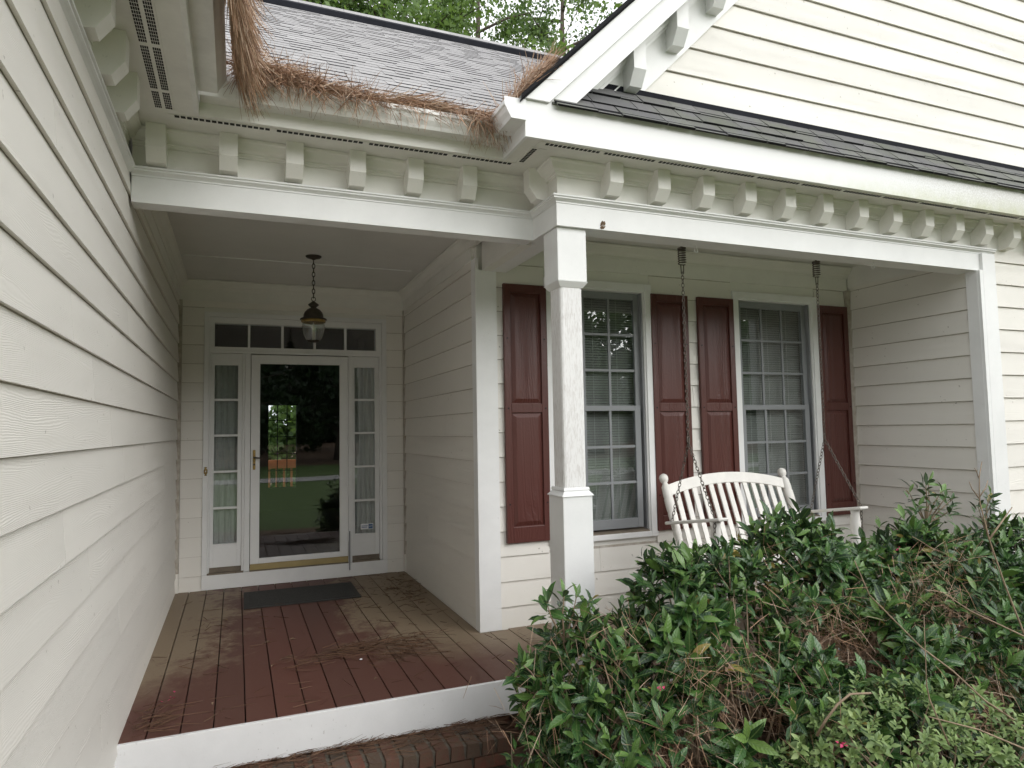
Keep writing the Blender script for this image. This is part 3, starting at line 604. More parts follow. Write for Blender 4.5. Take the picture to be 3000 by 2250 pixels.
hd = MB().box(.146, .17, y - .04, y - .031, 1.09, 1.277); obj('handle_plate', hd, M['brass'], sd, bevel=.008)
obj('handle_lever', MB().tube([(.158, y - .04, 1.208), (.158, y - .07, 1.206), (.18, y - .078, 1.203), (.225, y - .076, 1.198)], [.007, .007, .007, .005], 8), M['bronze'], sd, smooth=True)
obj('lock_cylinder', MB().lathe([(0, 0), (.009, 0), (.009, .012), (0, .012)], (0, 0, 0), 12), M['bronze'], sd, (.158, y - .036, 1.14), (R90, 0, 0))
for z in (.35, .8, 1.3, 1.95): obj('hinge', B(1.034, 1.044, y - .042, y - .012, z, z + .09), M['door'], sd)
obj('closer_strip', B(1.046, 1.056, y - .05, y - .03, .07, .45), M['sash'], sd)
# open inner door, hall and far window seen through the glass
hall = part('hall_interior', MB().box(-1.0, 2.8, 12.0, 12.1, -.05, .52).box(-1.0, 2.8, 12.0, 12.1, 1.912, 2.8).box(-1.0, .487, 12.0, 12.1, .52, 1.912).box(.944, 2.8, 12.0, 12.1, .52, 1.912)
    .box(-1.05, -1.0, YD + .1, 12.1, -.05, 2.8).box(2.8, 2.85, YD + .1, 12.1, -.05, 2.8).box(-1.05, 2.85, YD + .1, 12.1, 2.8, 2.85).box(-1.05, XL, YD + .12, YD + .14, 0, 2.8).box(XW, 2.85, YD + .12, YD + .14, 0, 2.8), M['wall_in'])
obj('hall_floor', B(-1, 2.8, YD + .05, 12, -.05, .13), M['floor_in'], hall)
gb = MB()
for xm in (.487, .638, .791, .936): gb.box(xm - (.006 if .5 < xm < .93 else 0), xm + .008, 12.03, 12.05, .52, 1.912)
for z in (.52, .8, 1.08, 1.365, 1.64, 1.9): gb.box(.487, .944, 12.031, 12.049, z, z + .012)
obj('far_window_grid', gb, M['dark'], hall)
# ------------------------------------------------------------------ windows
def window(d):
    o = holder('window'); yw = YW
    ca = MB(); ca.box(3.955, 4.01, yw - .034, yw + .004, .565, 2.588).box(4.848, 4.91, yw - .034, yw + .004, .565, 2.588).box(4.01, 4.848, yw - .034, yw + .004, 2.53, 2.588).box(4.01, 4.848, yw - .034, yw + .004, .565, .608)
    obj('casing', ca, M['trim'], o, (d, 0, 0), bevel=.003)
    ji = MB(); ji.box(4.01, 4.022, yw - .02, yw + .11, .608, 2.53).box(4.836, 4.848, yw - .02, yw + .11, .608, 2.53).box(4.022, 4.836, yw - .02, yw + .11, 2.518, 2.53)
    obj('stop', ji, M['trim'], o, (d, 0, 0))
    obj('jamb', MB().box(4.822, 4.836, yw - .006, yw + .11, .625, 2.518).box(4.022, 4.034, yw - .006, yw + .11, .625, 2.518), M['sash'], o, (d, 0, 0))
    obj('sill', MB().hexa([(4.022, yw - .03, .608), (4.836, yw - .03, .608), (4.836, yw + .11, .608), (4.022, yw + .11, .608), (4.022, yw - .03, .615), (4.836, yw - .03, .615), (4.836, yw + .11, .64), (4.022, yw + .11, .64)]), M['sillwood'], o, (d, 0, 0))
    def sash(name, g0, g1, z0, z1, yy, top, bot, sx):
        s = obj(name, MB().box(g0 - sx, g0, yy, yy + .035, z0 - bot, z1 + top).box(g1, g1 + sx, yy, yy + .035, z0 - bot, z1 + top).box(g0, g1, yy, yy + .035, z1, z1 + top).box(g0, g1, yy, yy + .035, z0 - bot, z0), M['sash'], o, (d, 0, 0), bevel=.003)
        return s
    sash('upper_sash', 4.085, 4.775, 1.60, 2.462, yw + .03, .056, .03, .05)
    sash('lower_sash', 4.075, 4.745, .715, 1.562, yw + .0, .042, .075, .052)
    mu = []
    for (g0, g1, z0, z1, yy) in ((4.085, 4.775, 1.60, 2.462, yw + .036), (4.075, 4.745, .715, 1.562, yw + .006)):
        xs_ = [g0 + (g1 - g0) * t / 3 for t in range(4)]; zs_ = [z0 + (z1 - z0) * t / 3 for t in range(4)]
        for t in (1, 2): obj('muntin', B(xs_[t] - .01, xs_[t] + .01, yy, yy + .014, z0, z1), M['sash'], o, (d, 0, 0)); obj('muntin', B(g0, g1, yy + .001, yy + .013, zs_[t] - .0095, zs_[t] + .0095), M['sash'], o, (d, 0, 0))
        for i in range(3):
            for j in range(3): obj('pane', B(xs_[i] + (.01 if i else 0), xs_[i + 1] - (.01 if i < 2 else 0), yy + .004, yy + .007, zs_[j] + (.0095 if j else 0), zs_[j + 1] - (.0095 if j < 2 else 0)), M['glass'], o, (d, 0, 0))
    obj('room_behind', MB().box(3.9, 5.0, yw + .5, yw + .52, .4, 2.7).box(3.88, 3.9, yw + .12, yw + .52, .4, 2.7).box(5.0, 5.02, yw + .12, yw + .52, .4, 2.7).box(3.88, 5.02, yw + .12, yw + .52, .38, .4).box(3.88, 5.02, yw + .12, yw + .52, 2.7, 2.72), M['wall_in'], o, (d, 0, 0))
for d in WC: window(d)
def blind(d, tilt, label):
    o = link('window_blind', None, None, (4.42 + d, YW + .1, .64)); tag(o, label, 'blind', 'closed blinds in the porch windows')
    mb = MB(); n = 88
    for i in range(n):
        z = .075 + i * 1.8 / n; mb.hexa([(-.38, -.008, z - .0095), (.38, -.008, z - .0095), (.38, -.0068, z - .0095), (-.38, -.0068, z - .0095), (-.38, .003, z + .0085), (.38, .003, z + .0085), (.38, .0042, z + .0085), (-.38, .0042, z + .0085)])
    obj('slats', mb, M['blind'], o, kind='stuff'); obj('bottom_rail', MB().hexa([(-.38, -.012, .03 + tilt), (.38, -.012, .03), (.38, .012, .03), (-.38, .012, .03 + tilt), (-.38, -.012, .058 + tilt), (.38, -.012, .058), (.38, .012, .058), (-.38, .012, .058 + tilt)]), M['sticker_w'], o)
    for x in (-.22, .0, .22): obj('ladder_cord', B(x - .0015, x + .0015, -.018, -.0165, .06, 1.87), M['sheer'], o)
blind(WC[0], .02, 'closed grey horizontal blind behind the window half hidden by the porch post')
blind(WC[1], 0, 'closed grey horizontal blind behind the window above the swing')
# ------------------------------------------------------------------ shutters
def shutter(x0, wd):
    o = holder('shutter'); o.location = (x0, YW - .017, .605)
    st = .052; H = 1.91; pz = [(.115, .948), (1.015, 1.845)]
    bd = MB().box(0, wd, -.014, 0, 0, H)
    bd.box(0, st, -.028, -.014, 0, H).box(wd - st, wd, -.028, -.014, 0, H).box(st, wd - st, -.028, -.014, 0, pz[0][0]).box(st, wd - st, -.028, -.014, pz[0][1], pz[1][0]).box(st, wd - st, -.028, -.014, pz[1][1], H)
    obj('shutter_frame', bd, M['shutter'], o, bevel=.003)
    for a, b in pz:
        x0_, x1_ = st + .006, wd - st - .006; a += .006; b -= .006; q = .03
        obj('raised_panel', MB().hexa([(x0_, -.0142, a), (x0_, -.0142, b), (x1_, -.0142, b), (x1_, -.0142, a), (x0_ + q, -.027, a + q), (x0_ + q, -.027, b - q), (x1_ - q, -.027, b - q), (x1_ - q, -.027, a + q)]), M['shutter'], o)
    for z in (.28, .98, 1.5):
        for x in (.025, wd - .025): obj('screw_head', MB().lathe([(0, 0), (.006, 0), (.006, .003), (0, .003)], (0, 0, 0), 8), M['dark'], o, (x, -.0283, z), (R90, 0, 0))
for x0, wd in ((1.822, .35), (3.113, .36), (3.575, .372), (4.908, .366)): shutter(x0, wd)
# ------------------------------------------------------------------ brick steps
st = link('brick_steps', None, None, (.43, 3.6, GZ)); tag(st, 'weathered red brick step below the white skirt board, littered with pine needles', 'steps')
def wbrick(x, y, z, lx, ly, lz): brick(st, x - .43, y - 3.6, z - GZ, lx, ly, lz, (random.uniform(-.015, .015), random.uniform(-.015, .015), random.uniform(-.03, .03)))
obj('mortar_bed', B(XL - .43, 1.355 - .43, 3.475 - 3.6, 3.72 - 3.6, 0, -.212 - GZ), M['mortar'], st)
for i in range(23):
    x = 1.328 - i * .0845
    if x < XL: break
    wbrick(x, 3.522, -.235, .074, .132, .068); wbrick(x + random.uniform(-.004, .004), 3.659, -.236, .074, .125, .066)
for r in range(2):
    for i in range(10): wbrick(1.262 - i * .211 - r * .1, 3.50, -.305 - r * .07, .2, .1, .058)
    wbrick(1.318, 3.62, -.305 - r * .07, .09, .19, .058)
# ------------------------------------------------------------------ lantern
la = link('pendant_lantern', None, None, (.577, 5.697, ZC)); tag(la, 'bronze pendant lantern with a brass band and clear ribbed glass above the front door', 'lantern')
obj('canopy', MB().lathe([(0, -.032), (.012, -.03), (.02, -.024), (.055, -.014), (.064, -.004), (.064, 0)], n=24), M['bronze'], la, smooth=True)
def chain(mb, p0, p1, ll=.034, r=.0028, wd=.0095):
    p0 = Vector(p0); p1 = Vector(p1); d = (p1 - p0); n = max(1, round(d.length / (ll * .78))); u = d.normalized(); a = u.cross(Vector((.2, 1, .1))).normalized(); b = u.cross(a)
    for i in range(n):
        c = p0 + d * ((i + .5) / n); mb.ring(c, (d.length / n * .64, wd), r, u, a if i % 2 else b, 10, 4)
    return mb
obj('chain', chain(MB(), (0, 0, -.03), (0, 0, -.345), .045, .0035, .011), M['bronze'], la, smooth=True)
obj('loop', MB().ring((0, 0, -.358), (.017, .017), .003, (0, 0, 1), (1, .2, 0), 14, 5), M['bronze'], la, smooth=True)
obj('finial_cap', MB().lathe([(0, -.372), (.008, -.374), (.018, -.384), (.042, -.402), (.043, -.408), (.03, -.42), (.02, -.428), (.03, -.434), (.05, -.445), (.07, -.468), (.078, -.49), (.08, -.51), (.105, -.522), (.107, -.53), (.085, -.53)], n=28), M['bronze'], la, smooth=True)
obj('band', MB().lathe([(.092, -.5305), (.099, -.533), (.096, -.55), (.088, -.556), (.084, -.55)], n=28), M['brass'], la, smooth=True)
obj('glass_globe', MB().lathe([(.087, -.555), (.091, -.58), (.088, -.61), (.078, -.65), (.062, -.685), (.045, -.705), (.02, -.712)], n=28), M['lampglass'], la, smooth=True)
for k in range(6):
    a = k * math.pi / 3 + .3; pr = [(.0885, -.556), (.0925, -.58), (.0895, -.61), (.0795, -.65), (.0635, -.685), (.046, -.706)]
    obj('rib', MB().tube([(r * math.cos(a), r * math.sin(a), z) for r, z in pr], .0016, 5), M['lampglass'], la)
obj('bottom_ring', MB().lathe([(.05, -.7), (.05, -.708), (.02, -.716), (0, -.716)], n=20), M['bronze'], la)
obj('candle', MB().lathe([(.012, -.70), (.012, -.62), (.0, -.618)], n=10).lathe([(0, -.55), (.012, -.575), (.014, -.595), (.008, -.617)], n=10), M['bulb'], la, smooth=True)
# ------------------------------------------------------------------ porch swing
XA, XB = 2.875, 4.10
SWI = link('porch_swing', None, None, (3.49, 3.9, .40)); tag(SWI, 'white wooden porch swing with arched slatted back hanging on chains before the windows', 'swing')
def sw_(name, mb, mat, **k):
    mb.v = [(x - 3.49, yy - 3.9, z - .40) for x, yy, z in mb.v]; return obj(name, mb, mat, SWI, **k)
y0b, z0b, y1b, z1b = 3.995, .43, 4.235, 1.05                # back post foot and head
bl = lambda t: Vector((0, y0b + (y1b - y0b) * t, z0b + (z1b - z0b) * t))
for x in (XA + .05, XB - .05):
    P = [(-.12, .021), (.25, .024), (.36, .028), (.38, .034), (.40, .03), (.60, .034), (.62, .031), (.64, .035), (.76, .036), (.78, .032), (.80, .036), (.90, .033), (.93, .022), (.945, .017), (.96, .026), (.985, .033), (1.01, .034), (1.035, .026), (1.05, .01)]
    sw_('back_post', MB().tube([(x, bl(t).y, bl(t).z) for t, r in P], [r for t, r in P], 12), M['swing'], smooth=True)
n_ = Vector((0, z1b - z0b, -(y1b - y0b))).normalized()       # normal of the back, pointing away from the wall: -y
nb = Vector((0, -n_.y, -n_.z))
def bk(x, t, off): q = bl(t); return (x, q.y + nb.y * off, q.z + nb.z * off)
xa, xb = XA + .075, XB - .075; arch = lambda s: .11 * (1 - (2 * s - 1) ** 2)
tr = MB(); ns = 18
for i in range(ns + 1):
    s = i / ns; x = xa + (xb - xa) * s; t0 = .80 + arch(s); t1 = t0 + .125
    tr.v += [bk(x, t0, .012), bk(x, t1, .012), bk(x, t1, -.012), bk(x, t0, -.012)]
for i in range(ns):
    o = 4 * i; tr.f += [(o, o + 4, o + 5, o + 1), (o + 1, o + 5, o + 6, o + 2), (o + 2, o + 6, o + 7, o + 3), (o + 3, o + 7, o + 4, o)]; tr.m += [0] * 4
tr.f += [(0, 1, 2, 3), (4 * ns + 3, 4 * ns + 2, 4 * ns + 1, 4 * ns)]; tr.m += [0, 0]
sw_('top_rail', tr, M['swing'], bevel=.004)
for i in range(13):
    s = (i + .75) / 13.5; x = xa + (xb - xa) * s; w_ = .02; t1 = .81 + arch(s); m = MB()
    m.hexa([bk(x - w_, .0, .006), bk(x + w_, .0, .006), bk(x + w_, .0, -.006), bk(x - w_, .0, -.006), bk(x - w_, t1, .006), bk(x + w_, t1, .006), bk(x + w_, t1, -.006), bk(x - w_, t1, -.006)])
    sw_('back_slat', m, M['swing'])
sw_('bottom_rail', MB().hexa([bk(xa, .0, .013), bk(xb, .0, .013), bk(xb, .0, -.013), bk(xa, .0, -.013), bk(xa, .10, .013), bk(xb, .10, .013), bk(xb, .10, -.013), bk(xa, .10, -.013)]), M['swing'])
tilt = (.845 - .757) / (3.53 - 4.09)
for x in (XA, XB):
    za = lambda yy: .845 + (yy - 3.53) * tilt
    sw_('armrest', MB().hexa([(x - .042, 3.52, za(3.52) - .022), (x + .042, 3.52, za(3.52) - .022), (x + .035, 4.12, za(4.12) - .022), (x - .035, 4.12, za(4.12) - .022), (x - .042, 3.52, za(3.52)), (x + .042, 3.52, za(3.52)), (x + .035, 4.12, za(4.12)), (x - .035, 4.12, za(4.12))]), M['swing'], bevel=.008)
    sw_('arm_post', MB().tube([(x, 3.60, .44), (x, 3.60, .50), (x, 3.60, .56), (x, 3.60, .62), (x, 3.60, .72), (x, 3.60, .79), (x, 3.60, za(3.6) - .02)], [.026, .026, .034, .024, .036, .028, .034], 12), M['swing'], smooth=True)
for i in range(8):
    yy = 3.55 + i * .062; zz = .455 + (yy - 3.55) * -.10 - .02 * math.sin(math.pi * i / 7)
    sw_('seat_slat', B(XA + .01, XB - .01, yy, yy + .052, zz, zz + .018), M['swing'])
for x in (XA + .02, XB - .02): sw_('seat_frame', B(x - .02, x + .02, 3.55, 4.05, .385, .43), M['swing'])
sw_('front_rail', B(XA, XB, 3.53, 3.552, .39, .47), M['swing'])
for x, sx in ((XA - .028, 2.862), (XB + .035, 4.10)):
    J = (sx, 3.84, 1.318); top = (sx, 3.84, ZC - .385)
    sw_('chain', chain(MB(), top, J), M['steel'], smooth=True)
    sw_('chain', chain(MB(), J, (x, 4.04, .76)), M['steel'], smooth=True); sw_('chain', chain(MB(), J, (x, 3.575, .84)), M['steel'], smooth=True)
    sw_('chain', chain(MB(), (x, 3.575, .83), (x, 3.59, .40)), M['steel'], smooth=True)
    sw_('s_hook', MB().ring((sx, 3.84, 1.335), (.024, .013), .004, (0, 0, 1), (1, .3, 0), 12, 5), M['steel'], smooth=True)
    sp = [(sx + .026 * math.cos(a * .8), 3.84 + .026 * math.sin(a * .8), ZC - .33 + .115 * a / 55) for a in range(56)]
    sw_('spring', MB().tube(sp, .0042, 5), M['steel'], smooth=True)
    sw_('hook', MB().tube([(sx, 3.84, ZC - .22), (sx, 3.84, ZC + .0)], .008, 8).tube([(sx, 3.84, ZC - .222), (sx, 3.84, ZC - .214)], .03, 10).tube([(sx - .012, 3.84, ZC - .33), (sx - .009, 3.84, ZC - .395), (sx + .009, 3.84, ZC - .395), (sx + .012, 3.84, ZC - .33)], .004, 6), M['steel'])
# ------------------------------------------------------------------ small things on the porch
mt = link('doormat', None, None, (.545, 6.34, .002)); tag(mt, 'dark grey rubber doormat lying on the porch boards before the front door', 'doormat')
obj('mat_border', B(-.475, .475, -.31, .31, 0, .008), M['mat'], mt, rot=(0, 0, -.01), bevel=.003)
rib = MB()
for i in range(26):
    yy = -.27 + i * .0215; rib.box(-.43, .43, yy, yy + .012, .008, .0125)
obj('mat_ribs', rib, M['mat'], mt, rot=(0, 0, -.01), kind='stuff')
for i, (x, yy, lb) in enumerate(((2.755, 3.545, 'small white cup hook under the porch beam beside the left swing chain'), (4.30, 3.51, 'small white cup hook under the porch beam right of the swing'))):
    hk = obj('cup_hook', MB().tube([(0, 0, 0), (0, 0, -.012)] + [(.017 * math.sin(a), 0, -.029 + .017 * math.cos(a)) for a in (0, .6, 1.2, 1.8, 2.4, 3.0, 3.6, 4.2, 4.8)], .0028, 6), M['trim'], None, (x, yy, ZB), (0, 0, .3 + i), smooth=True); tag(hk, lb, 'hook', 'cup hooks under the porch beam')
ne = MB()
for i in range(26):
    a = random.uniform(0, 6.28); r = random.random() ** .5; x, z = .015 * r * math.cos(a), .022 * r * math.sin(a)
    ne.tube([(x - .004, 0, z - .006), (x, -.004, z), (x + .004, -.001, z + .006)], .003, 5)
ne = obj('wasp_nest', ne, M['nest'], None, (1.998, YB - .0005, 2.627)); tag(ne, 'brown dried insect nest scar on the white front beam just right of the post', 'insect nest')
sg = link('security_sticker', None, None, (1.24, YD + .024, .475)); tag(sg, 'small blue and white alarm sticker low in the right sidelight', 'sticker')
obj('backing', MB().box(-.07, .055, -.002, 0, -.028, .028), M['sticker_w'], sg); obj('blue_field', MB().box(.008, .05, -.0032, -.0022, -.022, .022), M['sticker'], sg); obj('print_lines', MB().box(-.062, 0, -.0032, -.0022, .004, .01).box(-.062, -.006, -.0032, -.0022, -.01, -.004), M['sticker'], sg)
tx = bpy.data.curves.new('sticker_text', 'FONT'); tx.body = 'ADT'; tx.size = .019; tx.align_x = 'CENTER'; tx.align_y = 'CENTER'; tx.materials.append(M['sticker_w'])
tmp = bpy.data.objects.new('t', tx); COL.objects.link(tmp); bpy.context.view_layer.update(); lm = bpy.data.meshes.new_from_object(tmp.evaluated_get(bpy.context.evaluated_depsgraph_get())); bpy.data.objects.remove(tmp)
link('lettering', lm, sg, (.029, -.0036, 0), (R90, 0, 0))
def curtain(x0, x1, lab):
    c = link('sheer_curtain', None, None, ((x0 + x1) / 2, YD + .075, 1.2)); tag(c, lab, 'curtain', 'curtains in the sidelights'); n = 44; V = []; w_ = x1 - x0
    ph = random.random() * 6
    for j, z in enumerate((-.85, -.4, 0, .4, .93)):
        for i in range(n + 1):
            s = i / n; V.append((-w_ / 2 + s * w_, .012 * math.sin(s * 34 + ph + .5 * math.sin(j * 1.3)) + .006 * math.sin(s * 71 + j) + .005 * math.sin(s * 13 + 2 * ph), z))
    obj('cloth', MB().add(V, [(j * (n + 1) + i, j * (n + 1) + i + 1, (j + 1) * (n + 1) + i + 1, (j + 1) * (n + 1) + i) for j in range(4) for i in range(n)]), M['sheer'], c, smooth=True)
curtain(-.235, .055, 'gathered grey sheer curtain in the left sidelight beside the door handle'); curtain(1.07, 1.36, 'gathered grey sheer curtain in the right sidelight above the alarm sticker')
# deck rail and garden seen through the far window
rl = link('deck_railing', None, None, (.9, 13.8, 0)); tag(rl, 'orange stained deck railing seen through the glass door and the far window', 'railing')
obj('top_rail', B(-1.6, 2.2, -.06, .06, .87, .92), M['rail'], rl); obj('face_rail', B(-1.6, 2.2, -.085, -.061, .76, .868), M['rail'], rl)
for i in range(28): obj('baluster', B(-1.55 + i * .135, -1.51 + i * .135, -.06, -.02, .08, .759), M['rail'], rl)
# ------------------------------------------------------------------ pine straw
def needles(name, P, D, label, mat, lens=(.1, .19), wid=.0032, droop=.25):
    """ribbons: P base points (n,3), D directions (n,3)"""
    n = len(P); P = np.asarray(P, float); D = np.asarray(D, float); D /= np.linalg.norm(D, axis=1)[:, None] + 1e-9
    ln = RNG.uniform(*lens, n)[:, None]; side = np.cross(D, RNG.normal(size=(n, 3))); side /= np.linalg.norm(side, axis=1)[:, None] + 1e-9
    g = np.array([0, 0, -1.]) * RNG.uniform(0, droop, (n, 1)) + RNG.normal(size=(n, 3)) * .07
    q = [P, P + D * ln * .5 + g * ln * .12, P + D * ln + g * ln * .5]; w_ = wid * RNG.uniform(.7, 1.3, (n, 1)) * side
    V = np.stack([q[0] - w_ / 2, q[0] + w_ / 2, q[1] - w_ / 2, q[1] + w_ / 2, q[2] - w_ * .25, q[2] + w_ * .25], 1)
    o = link(name, quads_mesh(name, V, 6, [[0, 1, 3, 2], [2, 3, 5, 4]], mat)); tag(o, label, 'pine straw', kind='stuff'); return o
U = lambda a, b, n: RNG.uniform(a, b, n)
def rough_dir(n, base, s): return np.asarray(base) + RNG.normal(size=(n, 3)) * s
n = 5200; x = U(-.02, XFO - .02, n); hgt = .055 + .02 * np.sin(x * 9) + .05 * np.exp(-((x - .1) / .25) ** 2)
P = np.stack([x, U(YFE - .12, YFE + .03, n), 3.115 + U(0, 1, n) * hgt], 1); D1 = rough_dir(n, (.9, -.06, .0), .26)
n2 = 1500; x2 = -.02 + .75 * RNG.beta(.8, 1.8, n2); P2 = np.stack([x2, U(YFE - .14, YFE - .10, n2), 3.11 + U(0, .07, n2) + .04 * np.exp(-((x2 - .05) / .3) ** 2)], 1)
D2 = rough_dir(n2, (.12, -.42, -.5), .5)
n4 = 150; x4 = U(.5, 1.3, n4); P4 = np.stack([x4, U(YFE - .14, YFE - .11, n4), 3.12 + U(0, .03, n4)], 1); D4 = rough_dir(n4, (.1, -.3, -.7), .4)
n3 = 620; x3 = U(1.17, 1.37, n3); P3 = np.stack([x3, U(YFE - .15, YFE + .02, n3), 3.11 + U(0, .07, n3)], 1); D3 = rough_dir(n3, (-.1, -.35, -.75), .35)
needles('pine_straw', np.concatenate([P, P2, P3, P4]), np.concatenate([D1, D2, D3, D4]), 'brown pine needles heaped in the entry gutter and hanging over its lip', M['straw'], (.09, .16), .0028)
n = 4800; yy = U(1.6, YFE - .03, n); bul = np.clip((yy - 2.3) / 1.1, 0.05, 1)
P = np.stack([-.062 + U(.3, 1, n) * (.012 + .085 * bul), yy, 3.125 + U(0, .10, n) + .04 * bul], 1); D = rough_dir(n, (.0, .38, -.62), .26); D[:, 0] = np.abs(D[:, 0]) * .6 + .22 * bul
needles('pine_straw', P, D, 'dark mat of pine needles spilling over the side gutter at upper left', M['straw'], (.12, .24), .0034)
n = 1100; t = U(0, 1, n) ** .8; P = np.stack([XFO - .02 + t * .20, YFA - .02 + U(0, .5, n), XFO + RK + t * .20 + U(0, .075, n) * (1 - .4 * t) + .01], 1); D = rough_dir(n, (.55, .1, .5), .32)
needles('pine_straw', P, D, 'band of pine needles lying in the valley along the gable rake', M['straw'], droop=.1)
pc = MB()
for i in range(60):
    a, b = random.uniform(0, 6.28), random.uniform(-.6, 1.4); d = .72 * Vector((math.cos(a) * math.cos(b), math.sin(a) * math.cos(b), math.sin(b))) * .026; pc.tube([d * .3, d, d * 1.25 + Vector((0, 0, .005))], [.006, .007, .002], 4)
for p, lb in (((1.02, YFE - .08, 3.165), 'dark pine cone on the needles near the right end of the entry gutter'), ((.36, YFE - .07, 3.19), 'dark pine cone sunk in the needles at the middle of the entry gutter')):
    c = obj('pine_cone', pc, M['nest'], None, p); tag(c, lb, 'pine cone', 'pine cones in the gutter')
def on_floor(n, cx, cy, sx, sy, z, ang, sa, lift=.012, th=0.0):
    a = RNG.normal(ang, sa, n); px, py = RNG.normal(0, sx, n), RNG.normal(0, sy, n); c, s = math.cos(th), math.sin(th)
    return np.stack([cx + px * c - py * s, cy + px * s + py * c, z + RNG.uniform(.002, lift, n)], 1), np.stack([np.cos(a), np.sin(a), RNG.normal(0, .04, n)], 1)
L_ = [on_floor(330, .72, 4.60, .26, .06, 0, .1, .5, .03, .25), on_floor(150, .98, 4.45, .12, .10, 0, -.5, .6, .02), on_floor(34, .6, 4.9, .6, .6, 0, 0, 1.4), on_floor(110, 1.4, 6.3, .14, .42, 0, .9, 1.2), on_floor(60, 1.2, 5.6, .3, .5, 0, .4, 1.2), on_floor(110, -.40, 3.85, .07, .12, 0, .7, .8, .02), on_floor(40, -.2, 5.0, .2, .6, 0, .2, 1), on_floor(40, 1.95, 4.3, .25, .2, 0, .3, 1), on_floor(36, .4, 3.95, .5, .1, 0, .15, .5)]
P, D = (np.concatenate([q[i] for q in L_]) for i in (0, 1)); k = (P[:, 0] > XL + .02) & (P[:, 1] > YF + .01) & (P[:, 1] < YD - .05) & ((P[:, 0] < XW - .05) | (P[:, 1] < YW - .1))
needles('pine_straw', P[k], D[k], 'loose brown needles and swept drift scattered over the porch boards', M['straw_old'], (.06, .17), .0034, .02)
n = 900; P = np.stack([U(-.5, 1.37, n), U(3.46, 3.72, n) , -.197 + U(0, .02, n)], 1); P[:, 1] = np.where(U(0, 1, n) < .55, U(3.62, 3.72, n), P[:, 1]); D = np.stack([RNG.normal(.9, .4, n), RNG.normal(.1, .5, n), RNG.normal(0, .06, n)], 1)
needles('pine_straw', P, D, 'dry pine needles strewn on the brick step under the skirt board', M['straw_old'], (.06, .15), .003, .02)
n = 5200; P = np.stack([U(.3, 5, n), U(.6, 3.45, n), GZ + U(.005, .05, n)], 1); D = np.stack([RNG.normal(size=n), RNG.normal(size=n), RNG.normal(0, .12, n)], 1)
needles('pine_straw', P, D, 'pine needle mulch covering the planting bed beneath the shrubs', M['straw_old'], (.1, .2), .0036, .05)
# twigs, petals, pebble and leaves on the boards
lv = MB()
for i in range(60):
    x, yy = (random.gauss(1.45, .12), random.gauss(6.3, .4)) if i < 48 else (random.uniform(-.3, 1.3), random.uniform(4.0, 6.6))
    if not (-.45 < x < 1.58 and 3.8 < yy < 6.85): continue
    a = random.uniform(0, 6.28); l = random.uniform(.015, .04); u_ = Vector((math.cos(a), math.sin(a), 0)) * l; v_ = Vector((-math.sin(a), math.cos(a), 0)) * l * .4; c_ = Vector((x, yy, .003))
    lv.add([c_ - u_, c_ - v_ + Vector((0, 0, .007)), c_ + u_, c_ + v_ + Vector((0, 0, .009))], [(0, 1, 2, 3)])
tag(obj('leaf_litter', lv, M['nest']), 'small dead leaves blown into the back right corner of the porch boards', 'leaf litter', kind='stuff')
def petals(loc, r, n, label):
    q = MB()
    for i in range(n):
        d = Vector((random.gauss(0, r), random.gauss(0, r), random.gauss(0, r * .5))); a = random.uniform(0, 6.28); s = random.uniform(.006, .011); u_ = Vector((math.cos(a), math.sin(a), random.uniform(-.6, .6))) * s; v_ = Vector((-math.sin(a), math.cos(a), random.uniform(-.6, .6))) * s
        q.add([d - u_, d - v_ * .8 + Vector((0, 0, .003)), d + u_, d + v_ * .8 + Vector((0, 0, .003))], [(0, 1, 2, 3)])
    o = obj('pink_blossom', q, M['pink'], None, loc); tag(o, label, 'flower', 'fallen pink blossoms')
petals((-.334, 4.189, .008), .02, 9, 'crumpled pink blossom lying on the porch boards by the side wall')
o = obj('pebble', MB().lathe([(0, -.012), (.016, -.008), (.02, 0), (.014, .008), (0, .011)], n=9), M['sticker_w'], None, (.735, 4.384, .012), (.2, .1, .4), smooth=True); o.scale = (.55, .32, .35); tag(o, 'tiny white pebble beside the swept needles on the porch boards', 'pebble')
# ------------------------------------------------------------------ shrubs
LT = np.array([(0, 0, 0), (-.115, .26, .045), (0, .28, .0), (.115, .26, .045), (-.165, .52, .05), (0, .55, -.012), (.165, .52, .05), (-.10, .80, -.005), (0, .82, -.05), (.10, .80, -.005), (0, 1.0, -.14)])
LA = np.array([0, -.7, 0, .7, -1, 0, 1, -.8, 0, .8, 0.]); LL = LT[:, 1].copy()
def leaf_attrs(me, n, yg=None):
    for nm, v in (('across', np.tile(LA, n)), ('along', np.tile(LL, n)), ('young', np.zeros(n * 11) if yg is None else np.repeat(yg, 11))): me.attributes.new(nm, 'FLOAT', 'POINT').data.foreach_set('value', v.astype(np.float32))
    return me
LF = [[0, 2, 1], [0, 3, 2], [1, 2, 5, 4], [2, 3, 6, 5], [4, 5, 8, 7], [5, 6, 9, 8], [7, 8, 10], [8, 9, 10]]
def leaf_frames(p, d, up):
    d = d / np.linalg.norm(d, axis=1)[:, None]; s = np.cross(d, up); s /= np.linalg.norm(s, axis=1)[:, None] + 1e-9; return s, d, np.cross(s, d)
